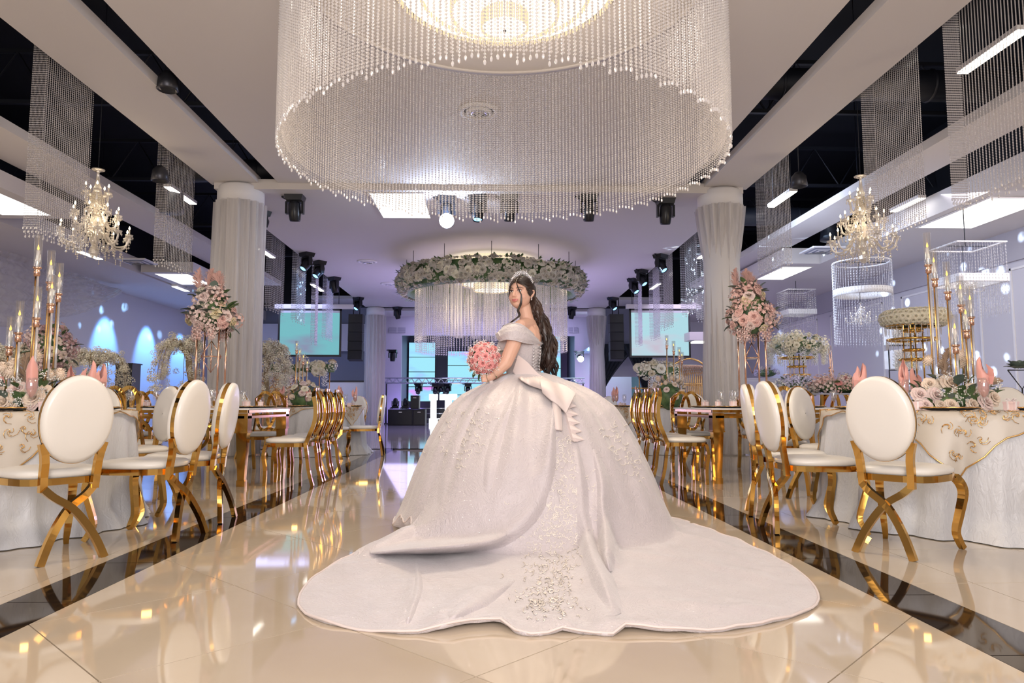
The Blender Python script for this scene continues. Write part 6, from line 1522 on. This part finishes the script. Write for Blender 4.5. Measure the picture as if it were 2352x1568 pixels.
for px, py, lab in ((902, 803, 'mounted high at the left stage wall'),):
    q = at(px, py, 28.5); t = moving_head('black moving stage light ' + lab, q, R(0), 0, 1, 1.1); MB().tube([(0, 0, -.02), (0, 1.4, -.02)], .02, 6).build('wall_bracket', PBLACK, t)
q = at(1332, 812, 28.5); t = moving_head('brilliant blue white stage light high at the right stage wall', q + Vector((0, 0, .1)), R(-60), 0, 1, 1.1); MB().tube([(0, 0, -.02), (0, 1.4, -.02)], .02, 6).build('wall_bracket', PBLACK, t)
MB().ball((0, -.22, -.30), .11, 14, 8).build('lamp_glare', MATS['beam_source'], t)
light('POINT', q - Vector((0, .6, 0)), 12, (.6, .7, 1), shadow_soft_size=.1)
# tower of speakers and lights at the left of the stage
def boxy(name, px0, px1, py0, py1, Y, dep, label, cat, m=SPKB, grille=True):
    a, b = at(px0, py0, Y), at(px1, py1, Y); z0 = 0 if b.z < .2 else b.z; t = empty(name, ((a.x + b.x) / 2, Y, z0), label=label, cat=cat); W = (b.x - a.x) / 2; h = a.z - z0
    MB().bb(-W, W, 0, dep, 0, h).build('cabinet', m, t)
    if grille: MB().bb(-W * .92, W * .92, -.015, 0, h * .06, h * .94).build('grille', PBLACK, t); MB().bb(-.06, .06, -.02, -.015, h * .8, h * .86).build('badge', CHROME, t)
    return t
boxy('subwoofer', 891, 948, 940, 974, 26.9, .7, 'wide black subwoofer on the floor left of the stage', 'speaker')
boxy('subwoofer', 949, 976, 940, 974, 26.9, .7, 'narrower black subwoofer right beside the wide one', 'speaker')
boxy('stage_speaker', 943, 962, 908, 939, 27.1, .5, 'black speaker standing on the narrower subwoofer', 'speaker')
for px, lab in ((908, 'left'), (931, 'right')):
    q = at(px, 938, 27.2); moving_head('black moving stage light standing on the wide subwoofer, ' + lab, q, R(-150), 0, 0, .95, True)
boxy('dj_table', 1062, 1085, 905, 975, 29.0, .6, 'small dark table behind the big lit letters', 'table', PBLACK, False)
st = empty('stage_steps', (at(980, 905, 30.6).x, 30.6, 0), label='dark stage riser with pale step edges behind the big letters', cat='stage')
for i in range(3): MB().bb(-.9, 5.9, i * .35, i * .35 + .35, 0, .2 + .22 * i).build('riser', PBLACK, st); MB().bb(-.9, 5.9, i * .35 - .02, i * .35, .16 + .22 * i, .2 + .22 * i).build('step_edge', CHROME, st)
# lit marquee letters
LM = glow('marquee_white', (.92, .96, 1), 5)
def letter(ch, px0, px1, label):
    Y = 29.8; a, b = at(px0, 905, Y), at(px1, 967, Y); t = empty('lit_letter', ((a.x + b.x) / 2, Y, 0), label=label, cat='lit letter'); W = (b.x - a.x) / 2; h = a.z; m = MB(); s = W * (.36 if ch == 'T' else .66)
    m.bb(-s, s, 0, .2, .0, h)
    m.bb(-W, W, 0, .2, h - .24, h)
    if ch == 'I': m.bb(-W, W, 0, .2, 0, .2)
    m.build('letter_face', LM, t); e = MB().bb(-s, s, .2, .24, 0, h); e.bb(-W, W, .2, .24, h - .24, h); e.build('letter_back', WHITE, t)
letter('I', 986, 1004.5, 'first big white lit letter on the stage floor, an I')
letter('T', 1009.5, 1049, 'second big white lit letter on the stage floor, a T')
# wall vents
for px0, px1, lab in ((893, 911, 'left pane'), (913, 931, 'right pane')): pass
for px0, px1, lab in ((893, 931, 'grey double wall vent at the left stage wall'), (1306, 1328, 'grey wall vent at the right stage wall')):
    a, b = at(px0, 752, 29.97), at(px1, 764, 29.97); t = empty('wall_vent', ((a.x + b.x) / 2, 29.97, (a.z + b.z) / 2), label=lab, cat='vent'); W, h = (b.x - a.x) / 2, (a.z - b.z) / 2
    MB().bb(-W, W, 0, .03, -h, h).build('backing', GREYW, t)
    for i in range(6): MB().bb(-W, W, -.02, 0, -h + 2 * h * i / 6, -h + 2 * h * i / 6 + .02).build('slat', WALL, t)
    MB().bb(-.02, .02, -.025, 0, -h, h).build('divider', WALL, t)
# dark tied-back curtains at the right rear opening
def tied(x0, x1, z0, z1, tx, tz, Y, label, seed):
    t = empty('tied_curtain', (0, Y, 0), label=label, cat='curtain'); m = MB(); vs = []; fs = []; N, L = 40, 16
    for j in range(L):
        v = j / (L - 1); z = z1 + (z0 - z1) * v; k = min(1, max(0, (z - tz) / (z1 - tz))) ** 1.4 if z > tz else .0; a = tx + (x0 - tx) * k; b = tx + .16 + (x1 - tx - .16) * k
        if z < tz: a, b = tx - .06, tx + .22
        for i in range(N + 1): u = i / N; vs.append((a + (b - a) * u, .05 * math.sin(u * 40 + seed), z))
    for j in range(L - 1):
        for i in range(N): fs.append((j * (N + 1) + i, j * (N + 1) + i + 1, (j + 1) * (N + 1) + i + 1, (j + 1) * (N + 1) + i))
    m.add(vs, fs).build('curtain_cloth', mat('black_velvet', (.008, .016, .022), .8, sheen=.2), t); MB().bb(tx - .08, tx + .24, -.08, .08, tz - .04, tz + .04).build('tie_band', PBLACK, t)
tied(4.05, 5.6, 0, 3.05, 3.98, 1.0, 26.35, 'black curtain tied to the left at the rear right opening', 0)
tied(4.9, 6.1, 0, 3.05, 5.75, .9, 26.25, 'black curtain tied to the right at the rear right opening', 2)
# sheer swag over the left wall
sw = MB(); vs = []; fs = []; N, L = 70, 24
for j in range(L):
    v = j / (L - 1)
    for i in range(N + 1):
        u = i / N; y = 7 + 11.5 * u; sag = math.sin(PI * u) ** .8; top = 3.85; bot = 3.7 - 1.45 * sag
        vs.append((-9.8 + .25 * v - .06 * math.sin(v * 34 + 2 * math.sin(u * 7)), y, top + (bot - top) * v + .03 * math.sin(u * 30 + v * 4)))
for j in range(L - 1):
    for i in range(N): fs.append((j * (N + 1) + i, j * (N + 1) + i + 1, (j + 1) * (N + 1) + i + 1, (j + 1) * (N + 1) + i))
tag(sw.add(vs, fs).build('sheer_swag', VEILM), 'long sheer curtain swagged along the top of the left wall', 'curtain')
# counter, small bar and rear furniture on the left
bc_ = empty('white_counter', (at(810, 900, 25.3).x, 25.3, 0), label='white counter left of the left stage column', cat='counter')
w0 = at(752, 900, 25.3).x - bc_.location.x; w1 = at(843, 900, 25.3).x - bc_.location.x; zt = at(800, 877, 25.3).z
MB().bb(w0, w1, 0, .6, 0, zt).build('front_panel', WHITE, bc_); MB().bb(w0 - .03, w1 + .03, -.03, .63, zt, zt + .05).build('counter_top', PBLACK, bc_)
q = at(255, 870, 12.0); dk = empty('black_cabinet', (q.x, 12.4, 0), label='black cabinet standing at the left wall behind the wide blossom tree', cat='cabinet'); zz_ = at(255, 833, 12.0).z
MB().bb(-.14, .14, 0, .3, 0, zz_).build('cabinet_body', PBLACK, dk); MB().bb(-.16, .16, -.02, .32, zz_, zz_ + .02).build('cabinet_top', PBLACK, dk); MB().bb(-.12, .12, -.012, 0, .1, zz_ - .1).build('door', SPKB, dk)
# white flower cubes behind the gold tiers
for i, (px, py) in enumerate(((2068, 770), (2070, 826))):
    q = at(px, py, 11.4); t = empty('flower_cube', q, label='cube of tiny white flowers on a black frame behind the gold tiers, ' + ('upper', 'lower')[i], cat='flowers'); w = .15
    MB().bb(-w * 1.3, w * 1.3, -w, w, -w, w).build('foam_block', P_WHITE, t); rg = random.Random(i)
    for k in range(60): add_flower(CL['white'], 'blossom_cluster', t, (rg.uniform(-1.25, 1.25) * w, -w, rg.uniform(-.95, .95) * w), (0, -1, 0), .05)
    f = MB(); 
    for sx in (-1, 1): f.tube([(sx * w * 1.4, 0, -w - .02), (sx * w * 1.4, 0, -q.z)], .008, 5)
    f.tube([(-w * 1.4, 0, -w - .02), (w * 1.4, 0, -w - .02)], .008, 5).tube([(-w * 1.4, 0, -w - .25), (w * 1.4, 0, -w - .25)], .008, 5); f.build('black_frame', PBLACK, t)
